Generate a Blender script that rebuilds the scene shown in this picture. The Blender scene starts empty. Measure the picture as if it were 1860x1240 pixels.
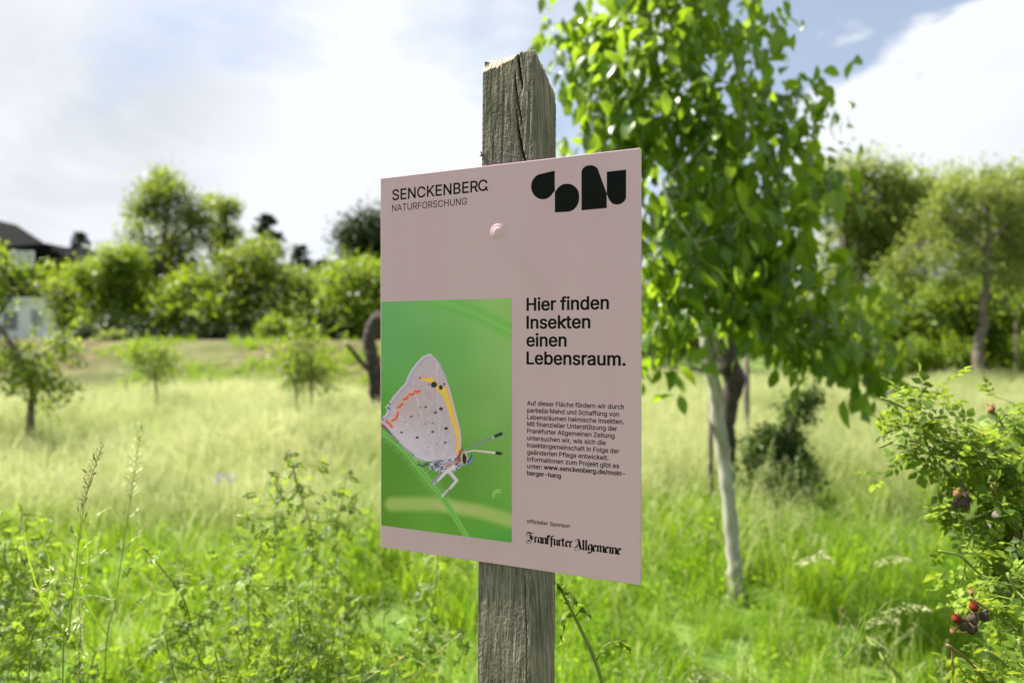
import bpy, math, random
import numpy as np
from mathutils import Vector, Matrix

# ------------------------------------------------------------------ camera, light, exposure
SC = bpy.context.scene
COL = SC.collection
F, CX, CY, EYE = 1292.0, 930.0, 620.0, 1.55

def P(px, py, d):
    """point seen at photo position px, py at d metres in front of the camera"""
    return Vector(((px - CX) / F * d, d, EYE + (CY - py) / F * d))

cam_data = bpy.data.cameras.new('camera')
cam = bpy.data.objects.new('camera', cam_data)
COL.objects.link(cam)
cam.location = (0, 0, EYE)
cam.rotation_euler = (math.radians(90), 0, 0)
cam_data.sensor_width = 36
cam_data.lens = F / 1860 * 36
cam_data.clip_start = 0.02
cam_data.clip_end = 3000
cam_data.dof.use_dof = True
cam_data.dof.focus_distance = 1.05
cam_data.dof.aperture_fstop = 2.8
SC.camera = cam

SUN_EL = math.radians(52)
SUN_H = (-0.9076, 0.4199)
world = bpy.data.worlds.new('World')
SC.world = world
world.use_nodes = True
sun = bpy.data.lights.new('sun', 'SUN')
sun.energy = 5.0
sun.angle = math.radians(0.53)
sun.color = (1.0, 0.95, 0.86)
sun_o = bpy.data.objects.new('sun', sun)
COL.objects.link(sun_o)
S = Vector((SUN_H[0] * math.cos(SUN_EL), SUN_H[1] * math.cos(SUN_EL), math.sin(SUN_EL)))
sun_o.rotation_euler = S.to_track_quat('Z', 'Y').to_euler()
sun_o.location = (0, 0, 30)

SC.view_settings.view_transform = 'Standard'
SC.view_settings.look = 'None'
SC.view_settings.gamma = 1
SC.view_settings.exposure = 1.6
SC.view_settings.use_curve_mapping = False
SC.cycles.use_denoising = True
SC.cycles.max_bounces = 7
SC.cycles.diffuse_bounces = 4
SC.cycles.transmission_bounces = 5
SC.cycles.glossy_bounces = 2
SC.cycles.transparent_max_bounces = 4
SC.cycles.sample_clamp_indirect = 6
SC.cycles.caustics_reflective = False
SC.cycles.caustics_refractive = False

def build_sky():
    nt = world.node_tree
    N, L = nt.nodes, nt.links
    N.clear()
    out = N.new('ShaderNodeOutputWorld')
    bg = N.new('ShaderNodeBackground')
    bg.inputs['Strength'].default_value = SKY_STRENGTH
    L.new(bg.outputs[0], out.inputs[0])
    sky = N.new('ShaderNodeTexSky')
    sky.sky_type = 'NISHITA'
    sky.sun_disc = False
    sky.sun_elevation = SUN_EL
    sky.sun_rotation = math.atan2(SUN_H[0], SUN_H[1])
    sky.air_density = 1.0
    sky.dust_density = 1.2
    tc = N.new('ShaderNodeTexCoord')
    nrm = N.new('ShaderNodeVectorMath'); nrm.operation = 'NORMALIZE'
    L.new(tc.outputs['Generated'], nrm.inputs[0])
    # flatten directions onto a cloud layer so that clouds crowd together towards the horizon
    sep = N.new('ShaderNodeSeparateXYZ'); L.new(nrm.outputs[0], sep.inputs[0])

    def M(op, a, b=None, c=None, clamp=False):
        n = N.new('ShaderNodeMath'); n.operation = op; n.use_clamp = clamp
        for i, v in enumerate((a, b, c)):
            if v is None: continue
            if isinstance(v, (int, float)): n.inputs[i].default_value = v
            else: L.new(v, n.inputs[i])
        return n.outputs[0]
    zz = M('ADD', M('MAXIMUM', sep.outputs[2], 0.0), 0.28)
    comb = N.new('ShaderNodeCombineXYZ')
    L.new(M('DIVIDE', sep.outputs[0], zz), comb.inputs[0])
    L.new(M('DIVIDE', sep.outputs[1], zz), comb.inputs[1])
    L.new(M('MULTIPLY', sep.outputs[2], 1.2), comb.inputs[2])

    def noise(scale, det, rough, dist, off=0.0):
        n = N.new('ShaderNodeTexNoise')
        n.inputs['Scale'].default_value = scale
        n.inputs['Detail'].default_value = det
        n.inputs['Roughness'].default_value = rough
        n.inputs['Distortion'].default_value = dist
        mp = N.new('ShaderNodeMapping'); mp.inputs['Location'].default_value = (off, off * .7, off * .3)
        L.new(comb.outputs[0], mp.inputs[0]); L.new(mp.outputs[0], n.inputs['Vector'])
        return n.outputs['Fac']
    n1 = noise(1.5, 8, .55, .35, 3.1)
    n2 = noise(5.0, 8, .6, .3, 7.7)
    n3 = noise(2.2, 7, .55, .5, 12.3)

    def blob(px, py, r_deg, soft):
        d = Vector(((px - CX) / F, 1, (CY - py) / F)).normalized()
        v = N.new('ShaderNodeVectorMath'); v.operation = 'DOT_PRODUCT'
        L.new(nrm.outputs[0], v.inputs[0]); v.inputs[1].default_value = d
        mr = N.new('ShaderNodeMapRange'); mr.interpolation_type = 'SMOOTHSTEP'
        L.new(v.outputs['Value'], mr.inputs[0])
        mr.inputs[1].default_value = math.cos(math.radians(r_deg + soft))
        mr.inputs[2].default_value = math.cos(math.radians(max(0, r_deg - soft)))
        return mr.outputs[0]
    wob = M('MULTIPLY', M('SUBTRACT', n2, 0.5), 1.5)
    # broad cover
    dens = M('ADD', M('MULTIPLY', M('SUBTRACT', n1, 0.42), 4.2), 0.22)
    for px, py, r, s, w in ((1560, 20, 6, 9, -1.3), (1760, 0, 6, 8, -1.0), (900, 60, 4, 7, -.55), (1020, 250, 3, 5, -.45),
                            (780, 320, 4, 6, .3), (500, 100, 10, 12, .5), (60, 420, 10, 12, .8), (560, 420, 9, 8, .6),
                            (430, 30, 4, 7, -.5), (330, 260, 3, 6, -.4), (120, 60, 3, 6, -.35)):
        dens = M('ADD', dens, M('MULTIPLY', blob(px, py, r, s), w))
    dens = M('ADD', dens, M('MULTIPLY', wob, 0.8))
    cum = M('ADD', M('ADD', blob(1760, 230, 7.2, 1.6), blob(1540, 270, 4.6, 1.6)), blob(1890, 130, 5.2, 1.8))
    cum = M('ADD', cum, blob(800, 230, 3.6, 2.0))
    cum = M('ADD', M('SUBTRACT', cum, 0.45), M('MULTIPLY', wob, 1.7))
    cum = M('MULTIPLY', cum, 2.4, clamp=True)
    mask = M('MAXIMUM', M('MULTIPLY', M('ADD', dens, 0.1), 0.9, clamp=True), cum)
    mask = M('ADD', M('MULTIPLY', mask, 0.72), 0.28, clamp=True)     # thin veil everywhere
    # shaded bellies
    grey = M('ADD', blob(60, 200, 7, 6), M('MULTIPLY', blob(300, 175, 4, 5), .8))
    grey = M('ADD', grey, M('MULTIPLY', blob(1830, 330, 4, 5), .45))
    grey = M('ADD', M('MULTIPLY', grey, M('ADD', M('MULTIPLY', M('SUBTRACT', n3, .5), 2.4), .75)), M('MULTIPLY', M('SUBTRACT', n3, .5), .7))
    grey = M('MULTIPLY', M('ADD', grey, 0.0), 0.7, clamp=True)
    ccol = N.new('ShaderNodeMix'); ccol.data_type = 'RGBA'
    L.new(grey, ccol.inputs[0])
    ccol.inputs[6].default_value = CLOUD_WHITE
    ccol.inputs[7].default_value = CLOUD_GREY
    mix = N.new('ShaderNodeMix'); mix.data_type = 'RGBA'
    L.new(mask, mix.inputs[0]); L.new(sky.outputs[0], mix.inputs[6]); L.new(ccol.outputs[2], mix.inputs[7])
    L.new(mix.outputs[2], bg.inputs['Color'])

SKY_STRENGTH = 0.053
CLOUD_WHITE = (6.1, 6.3, 6.65, 1)
CLOUD_GREY = (4.5, 4.75, 5.2, 1)
build_sky()

rng = np.random.default_rng(7)
random.seed(7)

# ------------------------------------------------------------------ mesh helpers
def srgb(r, g, b):
    def f(c):
        c /= 255
        return c / 12.92 if c <= .04045 else ((c + .055) / 1.055) ** 2.4
    return (f(r), f(g), f(b))

def make_mesh(name, V, Fc, mats=(), smooth=True, attrs=None, matidx=None):
    """V (n,3) array, Fc (m,k) array of faces with k corners or a list of lists"""
    me = bpy.data.meshes.new(name)
    if isinstance(Fc, np.ndarray):
        V = np.asarray(V, dtype=np.float32)
        m, k = Fc.shape
        me.vertices.add(len(V)); me.vertices.foreach_set('co', V.ravel())
        me.loops.add(m * k); me.loops.foreach_set('vertex_index', Fc.astype(np.int32).ravel())
        me.polygons.add(m)
        me.polygons.foreach_set('loop_start', np.arange(0, m * k, k, dtype=np.int32))
        me.update(calc_edges=True)
    else:
        me.from_pydata([tuple(v) for v in V], [], Fc)
        me.update()
    if smooth:
        me.polygons.foreach_set('use_smooth', np.ones(len(me.polygons), dtype=bool))
    for m_ in mats: me.materials.append(m_)
    if matidx is not None: me.polygons.foreach_set('material_index', np.asarray(matidx, dtype=np.int32))
    for an, (kind, arr) in (attrs or {}).items():
        a = me.attributes.new(an, kind, 'POINT')
        a.data.foreach_set('color' if kind == 'FLOAT_COLOR' else 'value', np.asarray(arr, dtype=np.float32).ravel())
    return me

def obj(name, me, parent=None, loc=None):
    o = bpy.data.objects.new(name, me)
    COL.objects.link(o)
    if parent is not None: o.parent = parent
    if loc is not None: o.location = loc
    return o

def tag(o, label=None, cat=None, group=None, kind=None):
    if label: o['label'] = label
    if cat: o['category'] = cat
    if group: o['group'] = group
    if kind: o['kind'] = kind
    return o

def thing(name, label, cat, loc=(0, 0, 0), group=None):
    o = bpy.data.objects.new(name, None)
    COL.objects.link(o)
    o.location = loc
    o.empty_display_size = .1
    return tag(o, label, cat, group)

class MB:
    def __init__(s): s.v = []; s.f = []; s.m = []
    def add(s, V, Fc, mi=0):
        b = len(s.v)
        s.v.extend([tuple(p) for p in V]); s.f.extend([[i + b for i in q] for q in Fc]); s.m.extend([mi] * len(Fc))
    def box(s, lo, hi, mi=0, M_=None):
        x0, y0, z0 = lo; x1, y1, z1 = hi
        V = [Vector(p) for p in ((x0, y0, z0), (x1, y0, z0), (x1, y1, z0), (x0, y1, z0), (x0, y0, z1), (x1, y0, z1), (x1, y1, z1), (x0, y1, z1))]
        if M_: V = [M_ @ p for p in V]
        s.add(V, [(0, 3, 2, 1), (4, 5, 6, 7), (0, 1, 5, 4), (1, 2, 6, 5), (2, 3, 7, 6), (3, 0, 4, 7)], mi)
    def tube(s, pts, rad, n=8, mi=0, cap=True, rough=0.0):
        pts = [Vector(p) for p in pts]
        if not hasattr(rad, '__len__'): rad = [rad] * len(pts)
        t0 = (pts[1] - pts[0]).normalized()
        a = t0.orthogonal().normalized()
        V = []
        for i, p in enumerate(pts):
            t = (pts[min(i + 1, len(pts) - 1)] - pts[max(i - 1, 0)])
            if t.length < 1e-9: t = t0
            t.normalize()
            a = (a - t * a.dot(t))
            a = a.normalized() if a.length > 1e-6 else t.orthogonal().normalized()
            b = t.cross(a)
            for k in range(n):
                th = 2 * math.pi * k / n
                r = rad[i] * (1 + (random.uniform(-rough, rough) if rough else 0))
                V.append(p + (a * math.cos(th) + b * math.sin(th)) * r)
        Fc = [(i * n + k, i * n + (k + 1) % n, (i + 1) * n + (k + 1) % n, (i + 1) * n + k) for i in range(len(pts) - 1) for k in range(n)]
        if cap:
            Fc.append(list(range(n))[::-1]); Fc.append([(len(pts) - 1) * n + k for k in range(n)])
        s.add(V, Fc, mi)
    def ball(s, c, r, nu=8, nv=6, mi=0, sc=(1, 1, 1), rough=0):
        c = Vector(c); V = [c + Vector((0, 0, r * sc[2]))]
        for j in range(1, nv):
            ph = math.pi * j / nv
            for i in range(nu):
                th = 2 * math.pi * i / nu; q = r * (1 + random.uniform(-rough, rough))
                V.append(c + Vector((q * sc[0] * math.sin(ph) * math.cos(th), q * sc[1] * math.sin(ph) * math.sin(th), q * sc[2] * math.cos(ph))))
        V.append(c - Vector((0, 0, r * sc[2])))
        Fc = [(0, 1 + i, 1 + (i + 1) % nu) for i in range(nu)]
        for j in range(nv - 2):
            for i in range(nu):
                a = 1 + j * nu + i; b = 1 + j * nu + (i + 1) % nu
                Fc.append((a, a + nu, b + nu, b))
        e = len(V) - 1
        Fc += [(e, 1 + (nv - 2) * nu + (i + 1) % nu, 1 + (nv - 2) * nu + i) for i in range(nu)]
        s.add(V, Fc, mi)
    def mesh(s, name, mats, smooth=True):
        me = make_mesh(name, s.v, s.f, mats, smooth, matidx=s.m if s.f else None)
        return me
    def build(s, name, mats, parent=None, smooth=True):
        if not isinstance(mats, (list, tuple)): mats = [mats]
        return obj(name, s.mesh(name, mats, smooth), parent)

def smooth_path(pts, n):
    """Catmull-Rom through pts (each may carry extra values)"""
    A = np.array([list(p) for p in pts], float)
    A = np.vstack([2 * A[0] - A[1], A, 2 * A[-1] - A[-2]])
    out = []
    for i in range(1, len(A) - 2):
        for k in range(n):
            t = k / n
            p0, p1, p2, p3 = A[i - 1], A[i], A[i + 1], A[i + 2]
            out.append(.5 * ((2 * p1) + (-p0 + p2) * t + (2 * p0 - 5 * p1 + 4 * p2 - p3) * t * t + (-p0 + 3 * p1 - 3 * p2 + p3) * t ** 3))
    out.append(A[-2])
    return np.array(out)

def unit(a):
    return a / np.maximum(np.linalg.norm(a, axis=-1, keepdims=True), 1e-9)

def frames(D, Nn):
    D = unit(D); X = unit(np.cross(D, Nn)); Nn = np.cross(X, D)
    return X, D, Nn

def scatter(bv, bf, Pos, D, Nn, Sc):
    X, Y, Z = frames(D, Nn)
    Sc = np.asarray(Sc).reshape(-1, 1, 1)
    V = Pos[:, None, :] + Sc * (bv[None, :, 0:1] * X[:, None, :] + bv[None, :, 1:2] * Y[:, None, :] + bv[None, :, 2:3] * Z[:, None, :])
    n, k = V.shape[:2]
    Fc = bf[None] + (np.arange(n) * k)[:, None, None]
    return V.reshape(-1, 3), Fc.reshape(-1, bf.shape[1])

def leaf_shape(W=.25, rows=4, fold=.25, curl=.25, prof=(.06, .72, 1.0, .78, .05)):
    V = []
    for i in range(rows + 1):
        y = i / rows; w = W * float(np.interp(y, np.linspace(0, 1, len(prof)), prof))
        z = -curl * y * y
        V += [(-w, y, z + fold * w), (0, y, z), (w, y, z + fold * w)]
    Fc = []
    for i in range(rows):
        a = i * 3
        Fc += [(a, a + 1, a + 4, a + 3), (a + 1, a + 2, a + 5, a + 4)]
    return np.array(V, float), np.array(Fc)

def vnoise(x, y, seed=0):
    """smooth value noise, vectorised"""
    def h(a, b):
        n = (a * 374761393 + b * 668265263 + seed * 974711) & 0xffffffff
        n = ((n ^ (n >> 13)) * 1274126177) & 0xffffffff
        return ((n ^ (n >> 16)) & 0xffff) / 65535.0
    x = np.asarray(x, float); y = np.asarray(y, float)
    xi = np.floor(x).astype(np.int64); yi = np.floor(y).astype(np.int64)
    fx = x - xi; fy = y - yi
    fx = fx * fx * (3 - 2 * fx); fy = fy * fy * (3 - 2 * fy)
    return (h(xi, yi) * (1 - fx) + h(xi + 1, yi) * fx) * (1 - fy) + (h(xi, yi + 1) * (1 - fx) + h(xi + 1, yi + 1) * fx) * fy

def sstep(a, b, x):
    t = np.clip((np.asarray(x, float) - a) / (b - a), 0, 1)
    return t * t * (3 - 2 * t)

# ------------------------------------------------------------------ materials
def new_mat(name):
    m = bpy.data.materials.new(name); m.use_nodes = True
    nt = m.node_tree; nt.nodes.clear()
    out = nt.nodes.new('ShaderNodeOutputMaterial')
    return m, nt, nt.nodes, nt.links, out

def ramp(N, L, fac, stops):
    r = N.new('ShaderNodeValToRGB')
    e = r.color_ramp.elements
    while len(e) > 1: e.remove(e[0])
    e[0].position = stops[0][0]; e[0].color = (*stops[0][1], 1)
    for p, c in stops[1:]:
        q = e.new(p); q.color = (*c, 1)
    L.new(fac, r.inputs[0])
    return r.outputs[0]

def leaf_mat(name, cols, tcol, trans=.45, rough=.42, spec=.45, nscale=0.0, patch=None):
    """cols: colour stops along the tint; tcol: colour of the light that passes through"""
    m, nt, N, L, out = new_mat(name)
    at = N.new('ShaderNodeAttribute'); at.attribute_name = 'tint'
    oi = N.new('ShaderNodeObjectInfo')
    add = N.new('ShaderNodeMath'); add.operation = 'ADD'
    L.new(at.outputs['Fac'], add.inputs[0]); L.new(oi.outputs['Random'], add.inputs[1])
    fr = N.new('ShaderNodeMath'); fr.operation = 'FRACT'; L.new(add.outputs[0], fr.inputs[0])
    c = ramp(N, L, fr.outputs[0], [(i / (len(cols) - 1), k) for i, k in enumerate(cols)])
    if patch:                                              # stands of another grass grow in patches
        nz = N.new('ShaderNodeTexNoise'); nz.inputs['Scale'].default_value = .62; nz.inputs['Detail'].default_value = 5; nz.inputs['Distortion'].default_value = .8
        L.new(oi.outputs['Location'], nz.inputs['Vector'])
        mr = N.new('ShaderNodeMapRange'); L.new(nz.outputs['Fac'], mr.inputs[0])
        mr.inputs[1].default_value = .44; mr.inputs[2].default_value = .58; mr.inputs[4].default_value = 1.0
        mp_ = N.new('ShaderNodeMix'); mp_.data_type = 'RGBA'; L.new(mr.outputs[0], mp_.inputs[0]); L.new(c, mp_.inputs[6]); mp_.inputs[7].default_value = (*patch, 1)
        c = mp_.outputs[2]
    if nscale:
        tc = N.new('ShaderNodeTexCoord'); nz = N.new('ShaderNodeTexNoise')
        nz.inputs['Scale'].default_value = nscale; nz.inputs['Detail'].default_value = 3
        L.new(tc.outputs['Object'], nz.inputs['Vector'])
        hs = N.new('ShaderNodeHueSaturation')
        mr = N.new('ShaderNodeMapRange'); L.new(nz.outputs['Fac'], mr.inputs[0])
        mr.inputs[1].default_value = .3; mr.inputs[2].default_value = .7; mr.inputs[3].default_value = .65; mr.inputs[4].default_value = 1.4
        L.new(mr.outputs[0], hs.inputs['Value']); L.new(c, hs.inputs['Color']); c = hs.outputs[0]
    pb = N.new('ShaderNodeBsdfPrincipled')
    L.new(c, pb.inputs['Base Color']); pb.inputs['Roughness'].default_value = rough
    pb.inputs['Specular IOR Level'].default_value = spec
    tr = N.new('ShaderNodeBsdfTranslucent')
    mx = N.new('ShaderNodeMix'); mx.data_type = 'RGBA'; mx.blend_type = 'MIX'; mx.inputs[0].default_value = .75
    L.new(c, mx.inputs[6]); mx.inputs[7].default_value = (*tcol, 1)
    L.new(mx.outputs[2], tr.inputs['Color'])
    ms = N.new('ShaderNodeMixShader'); ms.inputs[0].default_value = trans
    L.new(pb.outputs[0], ms.inputs[1]); L.new(tr.outputs[0], ms.inputs[2]); L.new(ms.outputs[0], out.inputs[0])
    return m

def surf_mat(name, cols, scale=(4, 4, 4), detail=6, rough=.8, bump=.3, dist=.01, spec=.3, metal=0):
    m, nt, N, L, out = new_mat(name)
    tc = N.new('ShaderNodeTexCoord'); mp = N.new('ShaderNodeMapping'); mp.inputs['Scale'].default_value = scale
    L.new(tc.outputs['Object'], mp.inputs[0])
    nz = N.new('ShaderNodeTexNoise'); nz.inputs['Scale'].default_value = 1; nz.inputs['Detail'].default_value = detail
    nz.inputs['Roughness'].default_value = .65
    L.new(mp.outputs[0], nz.inputs['Vector'])
    c = ramp(N, L, nz.outputs['Fac'], [(.3 + .4 * i / max(1, len(cols) - 1), k) for i, k in enumerate(cols)])
    pb = N.new('ShaderNodeBsdfPrincipled'); L.new(c, pb.inputs['Base Color'])
    pb.inputs['Roughness'].default_value = rough; pb.inputs['Specular IOR Level'].default_value = spec
    pb.inputs['Metallic'].default_value = metal
    if bump:
        b = N.new('ShaderNodeBump'); b.inputs['Strength'].default_value = bump; b.inputs['Distance'].default_value = dist
        L.new(nz.outputs['Fac'], b.inputs['Height']); L.new(b.outputs[0], pb.inputs['Normal'])
    L.new(pb.outputs[0], out.inputs[0])
    return m

MAT = {}
MAT['bark'] = surf_mat('bark', [(.05, .04, .03), (.13, .105, .08), (.22, .19, .15)], (30, 30, 6), bump=.8, dist=.02)
MAT['dark_bark'] = surf_mat('dark_bark', [(.018, .014, .011), (.05, .04, .032), (.10, .085, .07)], (14, 14, 4), bump=1, dist=.04)
MAT['pale_bark'] = surf_mat('whitewashed_bark', [(.15, .14, .10), (.32, .31, .25), (.46, .45, .38)], (22, 22, 5), bump=.6, dist=.01)
MAT['stem'] = surf_mat('green_stem', [(.12, .16, .035), (.20, .24, .06)], (30, 30, 8), bump=.2, dist=.002, rough=.5)
MAT['brown_stem'] = surf_mat('brown_cane', [(.10, .045, .03), (.2, .12, .05), (.16, .19, .06)], (9, 9, 5), bump=.2, dist=.002, rough=.5)
MAT['yellow_stem'] = surf_mat('yellow_cane', [(.30, .24, .06), (.36, .33, .10), (.25, .28, .08)], (12, 12, 8), bump=.2, dist=.002, rough=.5)
MAT['walnut'] = leaf_mat('broad_leaf', [(.028, .068, .006), (.06, .125, .009), (.11, .195, .013), (.19, .29, .024)], (.42, .62, .025), .46, .36, .5)
MAT['grass'] = leaf_mat('grass_blade', [(.04, .09, .005), (.09, .175, .009), (.15, .26, .014), (.25, .35, .04)], (.44, .66, .02), .47, .55, .2, 0, (.085, .18, .008))
MAT['palegrass'] = leaf_mat('meadow_grass', [(.17, .22, .035), (.27, .31, .09), (.38, .39, .19), (.20, .26, .045)], (.60, .67, .21), .48, .6, .2, 0, (.10, .17, .025))
MAT['seed'] = leaf_mat('pale_seed_head', [(.55, .54, .28), (.68, .65, .42), (.45, .46, .2)], (.8, .8, .48), .45, .6, .2, 0, (.24, .28, .09))
MAT['darkseed'] = leaf_mat('brown_seed_head', [(.10, .07, .03), (.16, .13, .05), (.22, .21, .09)], (.4, .36, .16), .3, .5, .3)
MAT['rose'] = leaf_mat('small_rose_leaf', [(.025, .055, .010), (.06, .11, .014), (.12, .20, .02), (.22, .31, .035)], (.42, .58, .04), .42, .5, .3)
MAT['rosebig'] = leaf_mat('rose_leaf', [(.03, .06, .010), (.065, .12, .015), (.13, .21, .024), (.23, .32, .045)], (.46, .60, .05), .44, .55, .25)
MAT['tree_fresh'] = leaf_mat('fresh_crown_leaf', [(.05, .095, .009), (.10, .17, .013), (.18, .26, .022)], (.44, .58, .03), .42, .5, .35, .25)
MAT['tree_mid'] = leaf_mat('crown_leaf', [(.045, .08, .011), (.085, .14, .017), (.15, .21, .03)], (.40, .50, .05), .42, .5, .35, .25)
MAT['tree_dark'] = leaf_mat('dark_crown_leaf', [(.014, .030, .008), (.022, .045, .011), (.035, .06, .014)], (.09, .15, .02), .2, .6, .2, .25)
MAT['tree_olive'] = leaf_mat('feathery_crown_leaf', [(.12, .16, .025), (.16, .21, .035), (.21, .25, .055)], (.44, .52, .09), .4, .5, .35, .25)
MAT['conifer'] = leaf_mat('conifer_needles', [(.012, .03, .014), (.02, .045, .02), (.03, .06, .025)], (.05, .12, .03), .12, .6, .3)
MAT['tree_dark2'] = leaf_mat('shrub_leaf', [(.03, .06, .01), (.05, .09, .014), (.08, .13, .02)], (.16, .28, .03), .3, .5, .3)

# ------------------------------------------------------------------ the ground
def ground_z(x, y):
    x = np.asarray(x, float); y = np.asarray(y, float)
    left = sstep(.02, -.10, x / np.maximum(y, 1.0))
    z = 1.5 * sstep(18.5, 26, y) * left + .15 * sstep(26, 34, y) * left + .75 * sstep(26, 42, y) * (1 - left)
    z = z + .012 * np.maximum(y - 45, 0)
    z = z + .05 * (vnoise(x * .6, y * .6, 3) - .5) * sstep(2, 6, y) + .16 * (vnoise(x * .17, y * .17, 9) - .5) * sstep(5, 14, y)
    return z

def gz(x, y): return float(ground_z(x, y))

def build_ground():
    xs = np.concatenate([[-900, -500, -300, -180], np.linspace(-110, 110, 150), [180, 300, 500, 900]])
    ys = np.concatenate([[-300, -120, -50, -20, -8], np.linspace(-3, 14, 60), np.linspace(14.6, 60, 80), [75, 100, 150, 250, 420, 700, 1200, 2000]])
    X, Y = np.meshgrid(xs, ys)
    Z = ground_z(X, Y)
    nx, ny = len(xs), len(ys)
    i = np.arange(nx - 1)[None, :] + np.arange(ny - 1)[:, None] * nx
    Fc = np.stack([i, i + 1, i + 1 + nx, i + nx], -1).reshape(-1, 4)
    m, nt, N, L, out = new_mat('meadow_soil')
    tc = N.new('ShaderNodeTexCoord'); nz = N.new('ShaderNodeTexNoise'); nz.inputs['Scale'].default_value = .35; nz.inputs['Detail'].default_value = 9
    nz.inputs['Roughness'].default_value = .7
    L.new(tc.outputs['Object'], nz.inputs['Vector'])
    green = ramp(N, L, nz.outputs['Fac'], [(.3, (.05, .10, .015)), (.5, (.09, .15, .03)), (.7, (.16, .19, .06))])
    nz2 = N.new('ShaderNodeTexNoise'); nz2.inputs['Scale'].default_value = 1.3; nz2.inputs['Detail'].default_value = 7
    L.new(tc.outputs['Object'], nz2.inputs['Vector'])
    brown = ramp(N, L, nz2.outputs['Fac'], [(.3, (.045, .035, .018)), (.55, (.10, .075, .04)), (.7, (.16, .125, .07))])  # bare soil of the bank, its brown darkened to stand in for tree shade
    at = N.new('ShaderNodeAttribute'); at.attribute_name = 'soil'
    mx = N.new('ShaderNodeMix'); mx.data_type = 'RGBA'
    L.new(at.outputs['Fac'], mx.inputs[0]); L.new(green, mx.inputs[6]); L.new(brown, mx.inputs[7])
    pb = N.new('ShaderNodeBsdfPrincipled'); pb.inputs['Roughness'].default_value = .95; pb.inputs['Specular IOR Level'].default_value = .1
    L.new(mx.outputs[2], pb.inputs['Base Color']); L.new(pb.outputs[0], out.inputs[0])
    soil = sstep(18.6, 20.5, Y) * sstep(-.06, -.16, X / np.maximum(Y, 1)) * (.6 + .4 * sstep(.3, .6, vnoise(X * .5, Y * .7, 44))) * sstep(46, 40, Y)
    me = make_mesh('ground', np.stack([X, Y, Z], -1).reshape(-1, 3), Fc, [m], attrs={'soil': ('FLOAT', soil.ravel())})
    tag(obj('ground', me), kind='structure')
build_ground()

# ------------------------------------------------------------------ the sign
BOARD_C = Vector((-.01895, 1.05685, EYE))
BU = Vector((.9059, -.4235, 0)); BN = Vector((-.4235, -.9059, 0))
BW, B_TOP, B_BOT, B_T = .4266, .2630, -.3310, .0011
BROT = Matrix((BU, -BN, Vector((0, 0, 1)))).transposed().to_4x4()

def board_uv(px, py):
    """photo position -> (u, v) in the plane of the board's front"""
    d = Vector(((px - CX) / F, 1, (CY - py) / F))
    c = BOARD_C - Vector((0, 0, EYE))
    t = c.dot(BN) / d.dot(BN)
    q = d * t
    return (q - c).dot(BU), q.z

def board_px(u, v):
    """inverse, for arrays"""
    x = BOARD_C.x + u * BU.x; y = BOARD_C.y + u * BU.y
    return CX + F * x / y, CY - F * v / y

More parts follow.
